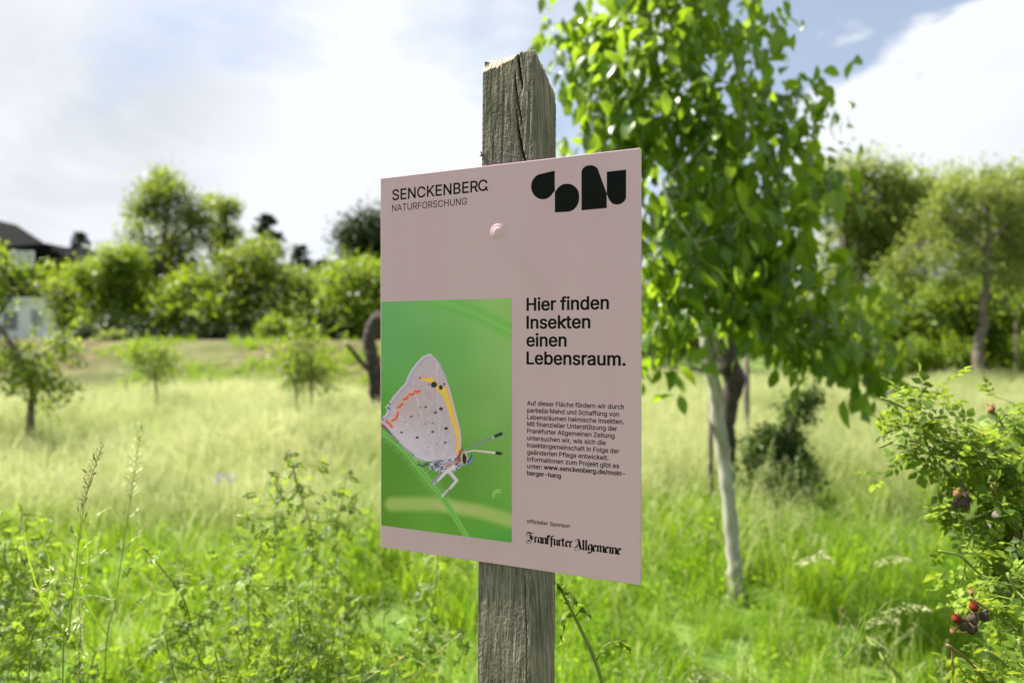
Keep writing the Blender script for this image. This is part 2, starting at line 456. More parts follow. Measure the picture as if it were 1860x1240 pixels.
GL = {" ":[188,[]],",":[188,[[38,-119,68,71,137,71,84,-119]]],"-":[453,[[337,244,337,188,114,188,114,244]]],".":[188,[[95,-4,78,-1,63,9,53,24,50,41,53,59,63,73,78,83,95,87,113,83,128,73,138,59,141,41,138,24,128,9,113,-1]]],"/":[249,[[235,533,71,-76,14,-76,178,533]]],":":[188,[[95,-4,78,-1,63,9,53,24,50,41,53,59,63,73,78,83,95,87,113,83,128,73,138,59,141,41,138,24,128,9,113,-1],[95,271,78,274,63,284,53,299,50,316,53,334,63,349,78,359,95,362,113,359,128,349,138,334,141,316,138,299,128,284,113,274]]],"A":[480,[[16,0,201,509,276,509,463,0,395,0,238,440,85,0],[110,142,110,199,370,199,370,142]]],"B":[456,[[60,0,60,509,241,509,289,504,329,491,359,469,381,442,394,410,398,374,395,344,387,320,356,286,315,267,315,262,339,257,363,245,385,227,402,203,414,173,418,136,413,100,400,67,377,39,344,18,301,4,247,0],[125,57,245,57,296,63,330,80,349,105,355,137,352,161,342,184,327,203,306,218,279,228,248,231,125,231],[125,285,238,285,288,296,308,309,323,326,333,348,336,372,330,403,313,429,283,446,240,452,125,452]]],"C":[510,[[267,-7,205,1,150,25,104,63,70,115,48,179,40,254,48,329,70,393,104,445,150,484,205,508,267,516,340,504,373,490,402,471,427,447,448,418,463,385,473,348,408,348,389,395,357,428,315,449,267,456,223,450,184,432,150,403,125,364,109,314,103,254,109,194,125,145,151,105,184,76,223,59,267,53,315,60,357,81,389,114,408,160,473,160,463,124,448,91,428,62,402,38,373,19,341,5,305,-4]]],"E":[419,[[60,0,60,509,372,509,372,452,125,452,125,286,355,286,355,229,125,229,125,57,375,57,375,0]]],"F":[410,[[60,0,60,509,369,509,369,452,125,452,125,278,346,278,346,221,125,221,125,0]]],"G":[520,[[269,-7,205,1,149,25,104,64,69,116,47,179,40,254,47,329,69,393,103,445,149,484,203,508,265,516,304,513,340,504,374,489,403,469,429,445,449,416,465,384,474,349,408,349,387,393,356,427,315,448,265,456,222,450,183,432,150,404,125,364,109,314,103,254,109,194,125,145,151,105,184,76,224,59,269,53,309,57,345,71,374,93,396,123,410,160,415,199,283,199,283,256,478,256,478,200,471,141,451,91,419,50,377,19,326,0]]],"H":[517,[[60,0,60,509,125,509,125,289,392,289,392,509,457,509,457,0,392,0,392,232,125,232,125,0]]],"I":[186,[[60,0,60,509,126,509,126,0]]],"K":[467,[[104,145,104,216,139,261,174,303,212,344,364,509,448,509,231,276,228,276],[60,0,60,509,125,509,125,334,124,225,125,193,125,0],[372,0,188,259,228,309,449,0]]],"L":[393,[[60,0,60,509,125,509,125,57,361,57,361,0]]],"M":[628,[[60,0,60,509,152,509,314,85,476,509,568,509,568,0,504,0,506,430,342,0,286,0,122,430,122,0]]],"N":[523,[[60,0,60,509,130,509,398,112,398,509,463,509,463,0,393,0,125,397,125,0]]],"O":[533,[[267,-7,205,1,150,25,105,63,70,115,48,179,40,254,48,329,70,393,105,445,150,484,205,508,267,516,329,508,384,484,429,445,464,393,486,329,493,254,486,179,464,115,429,63,384,25,329,1],[267,53,310,59,349,76,383,105,408,144,425,194,430,254,425,314,408,365,383,404,349,433,310,450,267,456,223,450,184,433,151,404,125,364,109,314,103,254,109,194,125,144,151,105,184,76,223,59]]],"P":[445,[[60,0,60,509,235,509,289,503,332,487,366,462,390,430,404,391,409,348,404,304,390,265,366,233,332,207,289,191,235,186,125,186,125,0],[125,242,233,242,269,246,297,256,318,272,333,294,342,319,344,348,342,376,333,402,318,423,297,439,268,449,232,452,125,452]]],"R":[449,[[60,0,60,509,236,509,290,504,333,489,367,465,390,433,405,395,409,352,405,309,390,271,367,240,333,217,289,203,236,198,125,198,125,0],[353,0,230,229,303,229,428,0],[125,255,234,255,269,258,298,267,319,281,334,300,342,324,345,352,342,380,334,405,319,425,298,440,269,449,233,452,125,452]]],"S":[447,[[224,-9,172,-4,128,9,91,31,64,60,46,96,38,137,104,137,110,110,123,88,142,71,166,59,224,49,257,52,286,60,311,74,329,92,341,114,346,139,342,161,332,179,296,205,245,222,184,239,128,260,86,289,60,326,52,372,58,413,75,448,102,476,138,498,180,511,227,516,275,511,316,498,351,476,377,449,394,415,401,378,337,378,326,412,302,437,267,453,225,459,194,456,167,448,145,435,129,418,118,398,115,376,119,352,131,334,169,308,212,293,264,279,312,264,359,238,395,198,405,171,408,139,403,99,386,64,360,34,323,11,278,-4]]],"T":[449,[[32,452,32,509,417,509,417,452,257,452,257,0,193,0,193,452]]],"U":[517,[[259,-8,203,-2,154,15,114,43,85,80,66,124,60,173,60,509,124,509,124,178,128,144,141,113,160,87,187,68,220,56,259,52,298,56,331,68,357,87,377,113,389,144,393,178,393,509,457,509,457,173,451,124,433,80,403,43,363,15,315,-2]]],"Z":[438,[[42,0,42,46,318,452,40,452,40,509,397,509,397,462,122,57,399,57,399,0]]],"a":[389,[[160,-9,126,-5,94,5,68,22,48,45,35,73,30,108,34,138,43,161,58,179,78,193,125,211,178,220,234,227,265,235,273,243,276,255,276,257,267,297,240,322,196,331,149,322,118,301,100,274,41,291,57,322,79,346,104,364,133,375,194,384,239,379,286,360,306,343,322,320,333,290,337,251,337,0,277,0,277,52,272,52,252,25,215,1],[170,45,202,49,228,59,248,74,263,93,272,115,276,138,276,190,259,182,231,176,200,171,175,168,134,159,103,139,95,124,92,105,102,72,130,52]]],"b":[424,[[229,-8,198,-5,172,4,138,31,118,59,112,59,112,0,53,0,53,509,114,509,114,319,118,319,137,346,171,373,197,381,229,384,274,378,313,361,345,332,370,293,385,245,390,189,385,133,370,84,346,45,313,16,274,-2],[220,47,253,51,279,66,301,88,316,117,325,151,328,189,325,227,316,261,301,290,280,311,253,325,220,330,188,325,161,312,140,291,125,263,116,229,113,189,116,150,125,115,140,86,162,65,188,51]]],"c":[396,[[207,-8,159,-2,117,16,82,46,56,85,40,133,34,187,40,243,56,291,82,330,117,360,159,378,207,384,260,377,305,356,340,322,362,277,303,262,290,289,270,311,242,325,207,330,173,325,145,310,124,287,108,258,99,224,96,187,99,151,108,117,124,89,145,66,173,51,207,46,243,52,271,66,292,89,304,117,363,102,341,56,306,21,261,-1]]],"d":[424,[[195,-8,151,-2,111,16,79,45,55,84,39,133,34,189,39,245,55,293,79,332,112,361,151,378,196,384,228,381,253,373,287,346,306,319,311,319,311,509,372,509,372,0,313,0,313,59,307,59,287,31,252,4,227,-5],[205,47,236,51,263,65,284,86,299,115,309,150,312,189,309,229,300,263,284,291,263,312,237,325,205,330,172,325,145,311,124,290,108,261,99,227,96,189,99,151,109,117,124,88,145,66,172,51]]],"e":[404,[[212,-8,161,-2,117,16,82,46,56,85,40,132,34,187,39,242,55,290,81,329,115,359,157,378,205,384,266,374,294,361,319,341,341,315,357,282,368,242,371,194,371,169,97,169,100,139,110,106,128,80,151,61,179,50,212,46,254,53,285,73,306,105,365,91,353,63,335,39,311,19,283,4,249,-5],[308,221,307,237,298,269,283,294,263,314,237,326,205,330,173,326,146,313,125,294,109,270,100,241,98,221]]],"f":[254,[[228,379,228,327,6,327,6,379],[81,0,81,432,84,461,96,486,113,505,135,519,187,530,222,527,243,521,227,468,215,472,195,474,171,470,154,460,145,443,142,419,142,0]]],"g":[425,[[207,-151,168,-148,134,-140,82,-110,51,-69,101,-41,122,-66,154,-88,207,-97,249,-92,282,-75,304,-47,311,-6,311,68,306,68,287,41,252,16,227,8,195,5,152,10,113,27,80,53,55,90,39,136,34,191,39,246,55,293,80,332,112,361,152,378,196,384,228,382,253,373,288,346,308,319,313,319,313,379,372,379,372,-9,367,-54,350,-90,324,-117,291,-136,251,-147],[205,59,237,63,264,75,285,95,300,121,309,154,312,193,309,231,300,264,285,291,264,312,237,325,205,330,172,325,145,312,124,290,109,262,99,229,96,193,99,155,109,123,124,96,145,76,172,63]]],"h":[410,[[114,227,114,0,53,0,53,509,114,509,114,312,124,332,152,362,187,379,227,384,264,380,295,369,321,349,341,321,353,285,357,240,357,0,296,0,296,235,290,275,273,304,246,323,210,329,184,326,161,317,141,303,126,283,117,257]]],"i":[167,[[53,0,53,379,114,379,114,0],[84,443,67,446,54,455,44,468,41,483,44,499,54,512,67,521,84,524,100,521,114,512,123,499,126,483,123,468,114,455,100,446]]],"j":[167,[[53,379,114,379,114,-30,111,-63,102,-90,86,-113,65,-129,37,-139,4,-143,-10,-143,-10,-87,2,-87,25,-83,40,-72,50,-54,53,-29],[83,443,67,446,53,455,44,468,41,483,44,499,53,512,67,521,83,524,100,521,114,512,123,499,126,483,123,468,114,455,100,446]]],"k":[381,[[110,137,110,212,121,212,284,379,360,379,184,199,177,199],[53,0,53,509,114,509,114,0],[294,0,148,186,191,229,372,0]]],"l":[189,[[139,-2,101,3,74,20,58,47,53,84,53,509,114,509,114,99,120,62,130,54,146,52,160,53,170,54,181,3,162,-1]]],"m":[610,[[53,0,53,379,112,379,113,305,118,323,132,346,172,376,219,386,257,380,287,361,309,331,318,312,322,321,337,343,381,375,437,386,468,383,497,372,522,354,541,328,553,296,557,255,557,0,496,0,496,254,490,289,473,313,447,326,419,330,395,328,374,320,345,290,335,247,335,0,274,0,274,260,269,288,253,311,229,326,199,330,158,320,140,307,126,289,117,266,114,238,114,0]]],"n":[410,[[114,227,114,0,53,0,53,379,112,379,112,312,124,332,152,362,187,379,227,384,264,380,295,369,321,349,341,321,353,285,357,240,357,0,296,0,296,235,290,275,273,304,246,323,210,329,184,326,161,317,141,303,126,283,117,257]]],"o":[415,[[207,-8,159,-2,117,16,82,46,56,85,40,133,34,187,40,243,56,291,82,330,117,360,159,378,207,384,256,378,299,360,333,330,359,291,376,243,381,187,376,133,359,85,333,46,299,16,256,-2],[207,46,242,51,270,66,292,89,307,117,316,151,319,187,316,224,307,258,292,287,270,310,242,325,207,330,173,325,145,310,124,287,108,258,99,224,96,187,99,151,108,117,124,89,145,66,173,51]]],"p":[424,[[53,-143,53,379,112,379,112,319,118,319,137,346,171,373,197,381,229,384,274,378,313,361,345,332,370,293,385,245,390,189,385,133,370,84,346,45,313,16,274,-2,229,-8,198,-5,173,4,138,31,118,59,114,59,114,-143],[220,47,253,51,279,66,301,88,316,117,325,151,328,189,325,227,316,261,301,290,280,311,253,325,220,330,188,325,161,312,140,291,125,263,116,229,113,189,116,150,125,115,140,86,162,65,188,51]]],"r":[259,[[53,0,53,379,112,379,112,321,115,321,130,347,152,367,181,380,213,385,229,384,243,384,243,322,230,324,207,326,182,323,159,315,140,301,126,284,117,262,114,237,114,0]]],"s":[365,[[182,-8,145,-5,112,3,84,18,62,38,45,63,36,94,94,107,105,79,124,60,150,49,181,45,217,50,244,62,262,81,268,103,265,121,254,136,237,147,212,155,149,170,104,186,72,208,53,237,47,274,51,305,65,332,87,354,115,370,149,381,187,384,223,381,254,372,279,358,299,339,324,290,268,277,258,298,243,316,219,328,187,333,156,329,131,317,114,299,109,277,112,258,124,243,172,223,229,209,275,194,306,171,325,142,331,107,326,75,312,47,290,24,260,6,223,-5]]],"t":[227,[[204,379,204,327,6,327,6,379],[65,471,126,471,126,98,128,76,136,61,150,53,170,50,185,51,202,54,213,2,192,-3,168,-4,125,2,92,21,72,52,65,93]]],"u":[410,[[182,-5,146,-1,115,11,89,31,69,59,57,95,53,139,53,379,114,379,114,144,119,105,137,75,164,56,200,50,226,53,249,62,268,77,283,97,293,122,296,153,296,379,357,379,357,0,298,0,298,75,286,47,257,17,222,0]]],"v":[389,[[163,0,17,379,84,379,195,60,305,379,371,379,226,0]]],"w":[567,[[138,0,23,379,87,379,170,60,252,379,316,379,397,60,480,379,545,379,429,0,368,0,284,300,199,0]]],"z":[380,[[33,0,33,44,247,326,40,326,40,379,333,379,333,335,120,53,340,53,340,0]]],"ä":[389,[[160,-9,126,-5,94,5,68,22,48,45,35,73,30,108,34,138,43,161,58,179,78,193,125,211,178,220,234,227,265,235,273,243,276,255,276,257,267,297,240,322,196,331,149,322,118,301,100,274,41,291,57,322,79,346,104,364,133,375,194,384,239,379,286,360,306,343,322,320,333,290,337,251,337,0,277,0,277,52,272,52,252,25,215,1],[170,45,202,49,228,59,248,74,263,93,272,115,276,138,276,190,259,182,231,176,200,171,175,168,134,159,103,139,95,124,92,105,102,72,130,52],[261,443,246,446,233,455,224,468,221,483,224,499,233,512,246,520,261,523,277,520,290,512,299,499,301,483,299,468,290,455,277,446],[117,443,102,446,89,455,80,468,77,483,80,499,89,512,102,520,117,523,133,520,146,512,155,499,158,483,155,468,146,455,133,446]]],"ö":[415,[[207,-8,159,-2,117,16,82,46,56,85,40,133,34,187,40,243,56,291,82,330,117,360,159,378,207,384,256,378,299,360,333,330,359,291,376,243,381,187,376,133,359,85,333,46,299,16,256,-2],[207,46,242,51,270,66,292,89,307,117,316,151,319,187,316,224,307,258,292,287,270,310,242,325,207,330,173,325,145,310,124,287,108,258,99,224,96,187,99,151,108,117,124,89,145,66,173,51],[279,443,264,446,251,455,242,468,239,483,242,499,251,512,264,520,279,523,295,520,308,512,317,499,320,483,317,468,308,455,295,446],[136,443,120,446,107,455,98,468,95,483,98,499,107,512,120,520,136,523,151,520,164,512,173,499,176,483,173,468,164,455,151,446]]],"ü":[410,[[182,-5,146,-1,115,11,89,31,69,59,57,95,53,139,53,379,114,379,114,144,119,105,137,75,164,56,200,50,226,53,249,62,268,77,283,97,293,122,296,153,296,379,357,379,357,0,298,0,298,75,286,47,257,17,222,0],[277,443,261,446,248,455,239,468,236,483,239,499,248,512,261,520,277,523,292,520,305,512,314,499,317,483,314,468,305,455,292,446],[133,443,118,446,104,455,96,468,93,483,96,499,104,512,118,520,133,523,149,520,162,512,170,499,173,483,170,468,162,455,149,446]]]}

sign = thing('information_sign', 'pink information board with a butterfly photo and black German lettering, screwed to the wooden post', 'sign', BOARD_C)
sign.rotation_euler = BROT.to_euler()      # local x along the board, local y into it, local z up

def ink_mat(name, col, rough=.5):
    m, nt, N, L, out = new_mat(name)
    pb = N.new('ShaderNodeBsdfPrincipled'); pb.inputs['Roughness'].default_value = rough
    pb.inputs['Specular IOR Level'].default_value = .07
    tc = N.new('ShaderNodeTexCoord'); nz = N.new('ShaderNodeTexNoise'); nz.inputs['Scale'].default_value = 900; nz.inputs['Detail'].default_value = 2
    L.new(tc.outputs['Object'], nz.inputs['Vector'])
    L.new(ramp(N, L, nz.outputs['Fac'], [(.45, col), (.72, tuple(c * 2.2 + .004 for c in col))]), pb.inputs['Base Color'])
    L.new(pb.outputs[0], out.inputs[0])
    return m
INK = ink_mat('black_print', (.0035, .004, .0035))

def board_material():
    m, nt, N, L, out = new_mat('pink_lacquer')
    tc = N.new('ShaderNodeTexCoord')
    nz = N.new('ShaderNodeTexNoise'); nz.inputs['Scale'].default_value = 700; nz.inputs['Detail'].default_value = 3
    L.new(tc.outputs['Object'], nz.inputs['Vector'])
    n2 = N.new('ShaderNodeTexNoise'); n2.inputs['Scale'].default_value = 6; n2.inputs['Detail'].default_value = 8
    st = N.new('ShaderNodeMapping'); st.inputs['Scale'].default_value = (3.5, 1, .35); L.new(tc.outputs['Object'], st.inputs[0])
    L.new(st.outputs[0], n2.inputs['Vector'])
    base = ramp(N, L, n2.outputs['Fac'], [(.3, PINK_A), (.7, PINK_B)])
    # specks of dust and lint
    vo = N.new('ShaderNodeTexVoronoi'); vo.inputs['Scale'].default_value = 46; vo.inputs['Randomness'].default_value = 1
    L.new(tc.outputs['Object'], vo.inputs['Vector'])
    sp = N.new('ShaderNodeMapRange'); L.new(vo.outputs['Distance'], sp.inputs[0])
    sp.inputs[1].default_value = .055; sp.inputs[2].default_value = .035; sp.inputs[3].default_value = 0; sp.inputs[4].default_value = 1
    gt = N.new('ShaderNodeMath'); gt.operation = 'GREATER_THAN'; gt.inputs[1].default_value = .72
    sepc = N.new('ShaderNodeSeparateColor'); L.new(vo.outputs['Color'], sepc.inputs[0]); L.new(sepc.outputs[0], gt.inputs[0])
    mu = N.new('ShaderNodeMath'); mu.operation = 'MULTIPLY'; L.new(sp.outputs[0], mu.inputs[0]); L.new(gt.outputs[0], mu.inputs[1])
    mx = N.new('ShaderNodeMix'); mx.data_type = 'RGBA'; L.new(mu.outputs[0], mx.inputs[0]); L.new(base, mx.inputs[6]); mx.inputs[7].default_value = (.5, .46, .42, 1)
    pb = N.new('ShaderNodeBsdfPrincipled'); L.new(mx.outputs[2], pb.inputs['Base Color'])
    pb.inputs['Roughness'].default_value = .48; pb.inputs['Specular IOR Level'].default_value = .4
    b = N.new('ShaderNodeBump'); b.inputs['Strength'].default_value = .35; b.inputs['Distance'].default_value = .0004
    L.new(nz.outputs['Fac'], b.inputs['Height']); L.new(b.outputs[0], pb.inputs['Normal'])
    L.new(pb.outputs[0], out.inputs[0])
    return m
PK = 1.0
PINK_A = tuple(c * PK for c in srgb(208, 168, 190)); PINK_B = tuple(c * PK for c in srgb(205, 163, 185))
BOARD_MAT = board_material()

def build_board():
    w, b = BW / 2, .0008
    # rounded rim profile: (inset from the outline, depth y)
    prof = [(b * 1.1, 0), (b * .5, .00008), (b * .15, .0004), (0, b * .7), (0, B_T - .0003), (.0003, B_T)]
    def ring(ins, y):
        return [(-w + ins, y, B_BOT + ins), (w - ins, y, B_BOT + ins), (w - ins, y, B_TOP - ins), (-w + ins, y, B_TOP - ins)]
    V, Fc = [], []
    for k, (i, y) in enumerate(prof): V += ring(i, y)
    Fc.append([0, 1, 2, 3])
    for k in range(len(prof) - 1):
        for j in range(4):
            a = k * 4 + j; c = k * 4 + (j + 1) % 4
            Fc.append([a, a + 4, c + 4, c])
    e = (len(prof) - 1) * 4
    Fc.append([e + 3, e + 2, e + 1, e])
    # the sheet is folded back along its two upright edges
    for x0, x1 in ((-w, -w + .0018), (w - .0018, w)):
        k = len(V); y0, y1 = B_T + .0001, .0062
        V += [(x0, y0, B_BOT + .001), (x1, y0, B_BOT + .001), (x1, y1, B_BOT + .001), (x0, y1, B_BOT + .001), (x0, y0, B_TOP - .001), (x1, y0, B_TOP - .001), (x1, y1, B_TOP - .001), (x0, y1, B_TOP - .001)]
        Fc += [[k + i for i in q] for q in ((0, 3, 2, 1), (4, 5, 6, 7), (0, 1, 5, 4), (1, 2, 6, 5), (2, 3, 7, 6), (3, 0, 4, 7))]
    obj('panel', make_mesh('panel', V, Fc, [BOARD_MAT], smooth=False), sign)

def lathe(prof, n=40):
    V, Fc = [], []
    for r, h in prof[:-1]:
        V += [(r * math.cos(2 * math.pi * i / n), -h, r * math.sin(2 * math.pi * i / n)) for i in range(n)]
    V.append((0, -prof[-1][1], 0))
    for k in range(len(prof) - 2):
        Fc += [(k * n + i, k * n + (i + 1) % n, (k + 1) * n + (i + 1) % n, (k + 1) * n + i) for i in range(n)]
    k = len(prof) - 2
    Fc += [(k * n + i, k * n + (i + 1) % n, len(V) - 1) for i in range(n)]
    return V, [list(f) for f in Fc]

def build_bolt():
    V, Fc = lathe([(.0132, -.0002), (.0124, .0001), (.0110, .0004), (.0092, .0007), (.0078, .0009), (.0066, .0009), (.0064, .0012), (.0058, .0014), (.003, .0014), (0, .0014)])
    u, v = board_uv(904, 421)
    obj('bolt_head', make_mesh('bolt_head', V, Fc, [BOARD_MAT]), sign, (u, 0, v))
    for (a, b, ln) in ((904, 421, .062), (905.5, 901, .020)):   # the bolts reach back into the post
        q, w = board_uv(a, b); mb = MB(); mb.tube([(q, .0015, w), (q, ln, w)], .004, 10); mb.build('bolt', BOARD_MAT, sign)
build_board(); build_bolt()

# --- lettering -------------------------------------------------------------
def area(s):
    p = list(zip(s[0::2], s[1::2]))
    return sum(a[0] * b[1] - b[0] * a[1] for a, b in zip(p, p[1:] + p[:1])) / 2

def inside(x, y, s):
    p = list(zip(s[0::2], s[1::2])); c = False
    for (x0, y0), (x1, y1) in zip(p, p[1:] + p[:1]):
        if (y0 > y) != (y1 > y) and x < (x1 - x0) * (y - y0) / (y1 - y0) + x0: c = not c
    return c

CAP = float(max(GL['H'][1][0][1::2]))

def text_mesh(lines, bold=0.0, lift=.0001):
    """lines: (string, photo x0, photo x1, baseline photo y at x0, cap height in photo px at x0[, bold])"""
    cu = bpy.data.curves.new('lettering', 'CURVE'); cu.dimensions = '2D'; cu.fill_mode = 'FRONT'
    total = []
    em = CAP * 1.376
    for ln in lines:
        s, x0, x1, yb, cap = ln[:5]
        bd = ln[5] if len(ln) > 5 else bold
        u0, v0 = board_uv(x0, yb); u1, _ = board_uv(x1, yb)
        _, vt = board_uv(x0, yb - cap)
        sy = (vt - v0) / CAP
        first, last = s[0], s[-1]
        def ext(ch):
            xs = [c for sp in GL[ch][1] for c in sp[0::2]]
            return min(xs), max(xs)
        adv = sum(GL[c][0] for c in s[:-1])
        wid = adv - ext(first)[0] + ext(last)[1]
        sx = (u1 - u0) / wid
        if bd > .019:                                      # heavy type: struck three times a hair apart
            for k in (-1, 0, 1): total.append((s, u0 - ext(first)[0] * sx + k * (.012 if cap > 12 else .02) * em * sx, v0, sx, sy, .013))
        else: total.append((s, u0 - ext(first)[0] * sx, v0, sx, sy, bd))
    out_v, out_f = [], []
    for li, (s, u, v, sx, sy, bd) in enumerate(total):
        cu = bpy.data.curves.new('lettering', 'CURVE'); cu.dimensions = '3D'; cu.fill_mode = 'FRONT'
        cu.dimensions = '2D'
        cu.offset = bd * sy * 1000
        layer = 0
        for ch in s:
            a, sps = GL[ch]
            outers = [sp for sp in sps if area(sp) < 0]; holes = [sp for sp in sps if area(sp) >= 0]
            for k, po in enumerate(outers):
                mine = [po] + [h for h in holes if inside(h[0], h[1], po)]
                # a glyph's overlapping strokes go to separate height layers so that each is filled by itself
                for sp in mine:
                    pl = cu.splines.new('POLY'); n = len(sp) // 2
                    pl.points.add(n - 1)
                    co = []
                    for i in range(n): co += [u + sp[2 * i] * sx + k * 2.0, v + sp[2 * i + 1] * sy, 0, 1]
                    pl.points.foreach_set('co', co); pl.use_cyclic_u = True
            u += a * sx
        o = bpy.data.objects.new('lettering_source', cu); COL.objects.link(o)
        dg = bpy.context.evaluated_depsgraph_get()
        me = bpy.data.meshes.new_from_object(o.evaluated_get(dg))
        b = len(out_v)
        out_v += [(q.co.x - round(q.co.x / 2.0) * 2.0, -lift - round(q.co.x / 2.0) * 4e-6 - (li % 3) * 1.3e-6, q.co.y) for q in me.vertices]
        out_f += [[i + b for i in p.vertices] for p in me.polygons]
        bpy.data.objects.remove(o); bpy.data.curves.remove(cu); bpy.data.meshes.remove(me)
    return out_v, out_f

def text_obj(name, lines, bold=0.0):
    V, Fc = text_mesh(lines, bold)
    obj(name, make_mesh(name, V, Fc, [INK], smooth=False), sign)

text_obj('headline', [('Hier finden', 957.2, 1105.2, 564.0, 22.6), ('Insekten', 957.2, 1071.5, 596.5, 22.6),
                      ('einen', 957.0, 1028.3, 628.6, 22.6), ('Lebensraum.', 957.2, 1135.6, 661.0, 22.6)], .03)
Z4 = lambda x, y: (950 + x / 8.0, 720 + y / 8.0)
body = [('Auf dieser Fläche fördern wir durch', 60, 1466, 125), ('partielle Mahd und Schaffung von', 63, 1398, 228), ('Lebensräumen heimische Insekten.', 63, 1466, 328),
        ('Mit finanzieller Unterstützung der', 63, 1365, 426), ('Frankfurter Allgemeinen Zeitung', 63, 1328, 527), ('untersuchen wir, wie sich die', 63, 1201, 630),
        ('Insektengemeinschaft in Folge der', 63, 1398, 733), ('geänderten Pflege entwickelt.', 63, 1240, 836), ('Informationen zum Projekt gibt es', 63, 1395, 936),
        ('unter:', 63, 276, 1038)]
L_ = [(s, 950 + a / 8, 950 + b / 8, 720 + y / 8, 7.9) for s, a, b, y in body]
text_obj('body_text', L_, .015)
text_obj('web_address', [('www.senckenberg.de/moin-', 950 + 305 / 8, 950 + 1480 / 8, 720 + 1054 / 8, 7.9), ('berger-hang', 950 + 63 / 8, 950 + 548 / 8, 720 + 1139 / 8, 7.9)], .027)
text_obj('sponsor_line', [('offizieller Sponsor:', 945 + 112 / 9.3, 945 + 850 / 9.3, 930 + 177 / 9.3, 6.7)], .014)
text_obj('institute_name', [('SENCKENBER', 712.8, 868.0, 363.8, 18.9), ('C', 868.8, 885.2, 347.2, 19.4)], .012)
text_obj('institute_subtitle', [('NATURFORSCHUNG', 712.2, 848.0, 384.0, 11.9)], .001)

def poly_part(name, polys, lift=.0001, parent=None, mat=None):
    V, Fc = [], []
    for k, pl in enumerate(polys):
        b = len(V)
        for p in pl:
            u, v = board_uv(*p); V.append((u, -lift - k * 2e-6, v))
        Fc.append(list(range(b, b + len(pl))))
    return obj(name, make_mesh(name, V, Fc, [mat or INK], smooth=False), parent or sign)

# tail of the capital G
def Z1(x, y): return (690 + x / 8.857, 310 + y / 8.857)
poly_part('letter_tail', [[Z1(1680, 262), Z1(1705, 256), Z1(1748, 318), Z1(1722, 328), Z1(1708, 306), Z1(1690, 322), Z1(1662, 334), Z1(1655, 312), Z1(1678, 302), Z1(1694, 284)]])

def Z2(x, y): return (940 + x / 8.087, 290 + y / 8.087)
def arc(cx, cy, rx, ry, a0, a1, n=18):
    return [Z2(cx + rx * math.cos(math.radians(a0 + (a1 - a0) * i / n)), cy + ry * math.sin(math.radians(a0 + (a1 - a0) * i / n))) for i in range(n + 1)]
emblem = [
    [Z2(548, 162), Z2(548, 470)] + arc(372, 395, 172, 188, 24, 262, 30),
    [Z2(549, 470)] + arc(728, 530, 178, 176, 203, 360, 26) + arc(728, 560, 178, 206, 0, 88, 20)[1:] + [Z2(549, 775)],
    [Z2(940, 745), Z2(940, 190)] + arc(1068, 190, 128, 108, 180, 330, 20) + [Z2(1311, 498), Z2(1311, 711)],
    [Z2(1312, 178), Z2(1596, 147), Z2(1596, 540)] + arc(1460, 540, 136, 120, 0, 120, 18) + [Z2(1345, 590), Z2(1312, 505)],
]
poly_part('emblem', emblem)

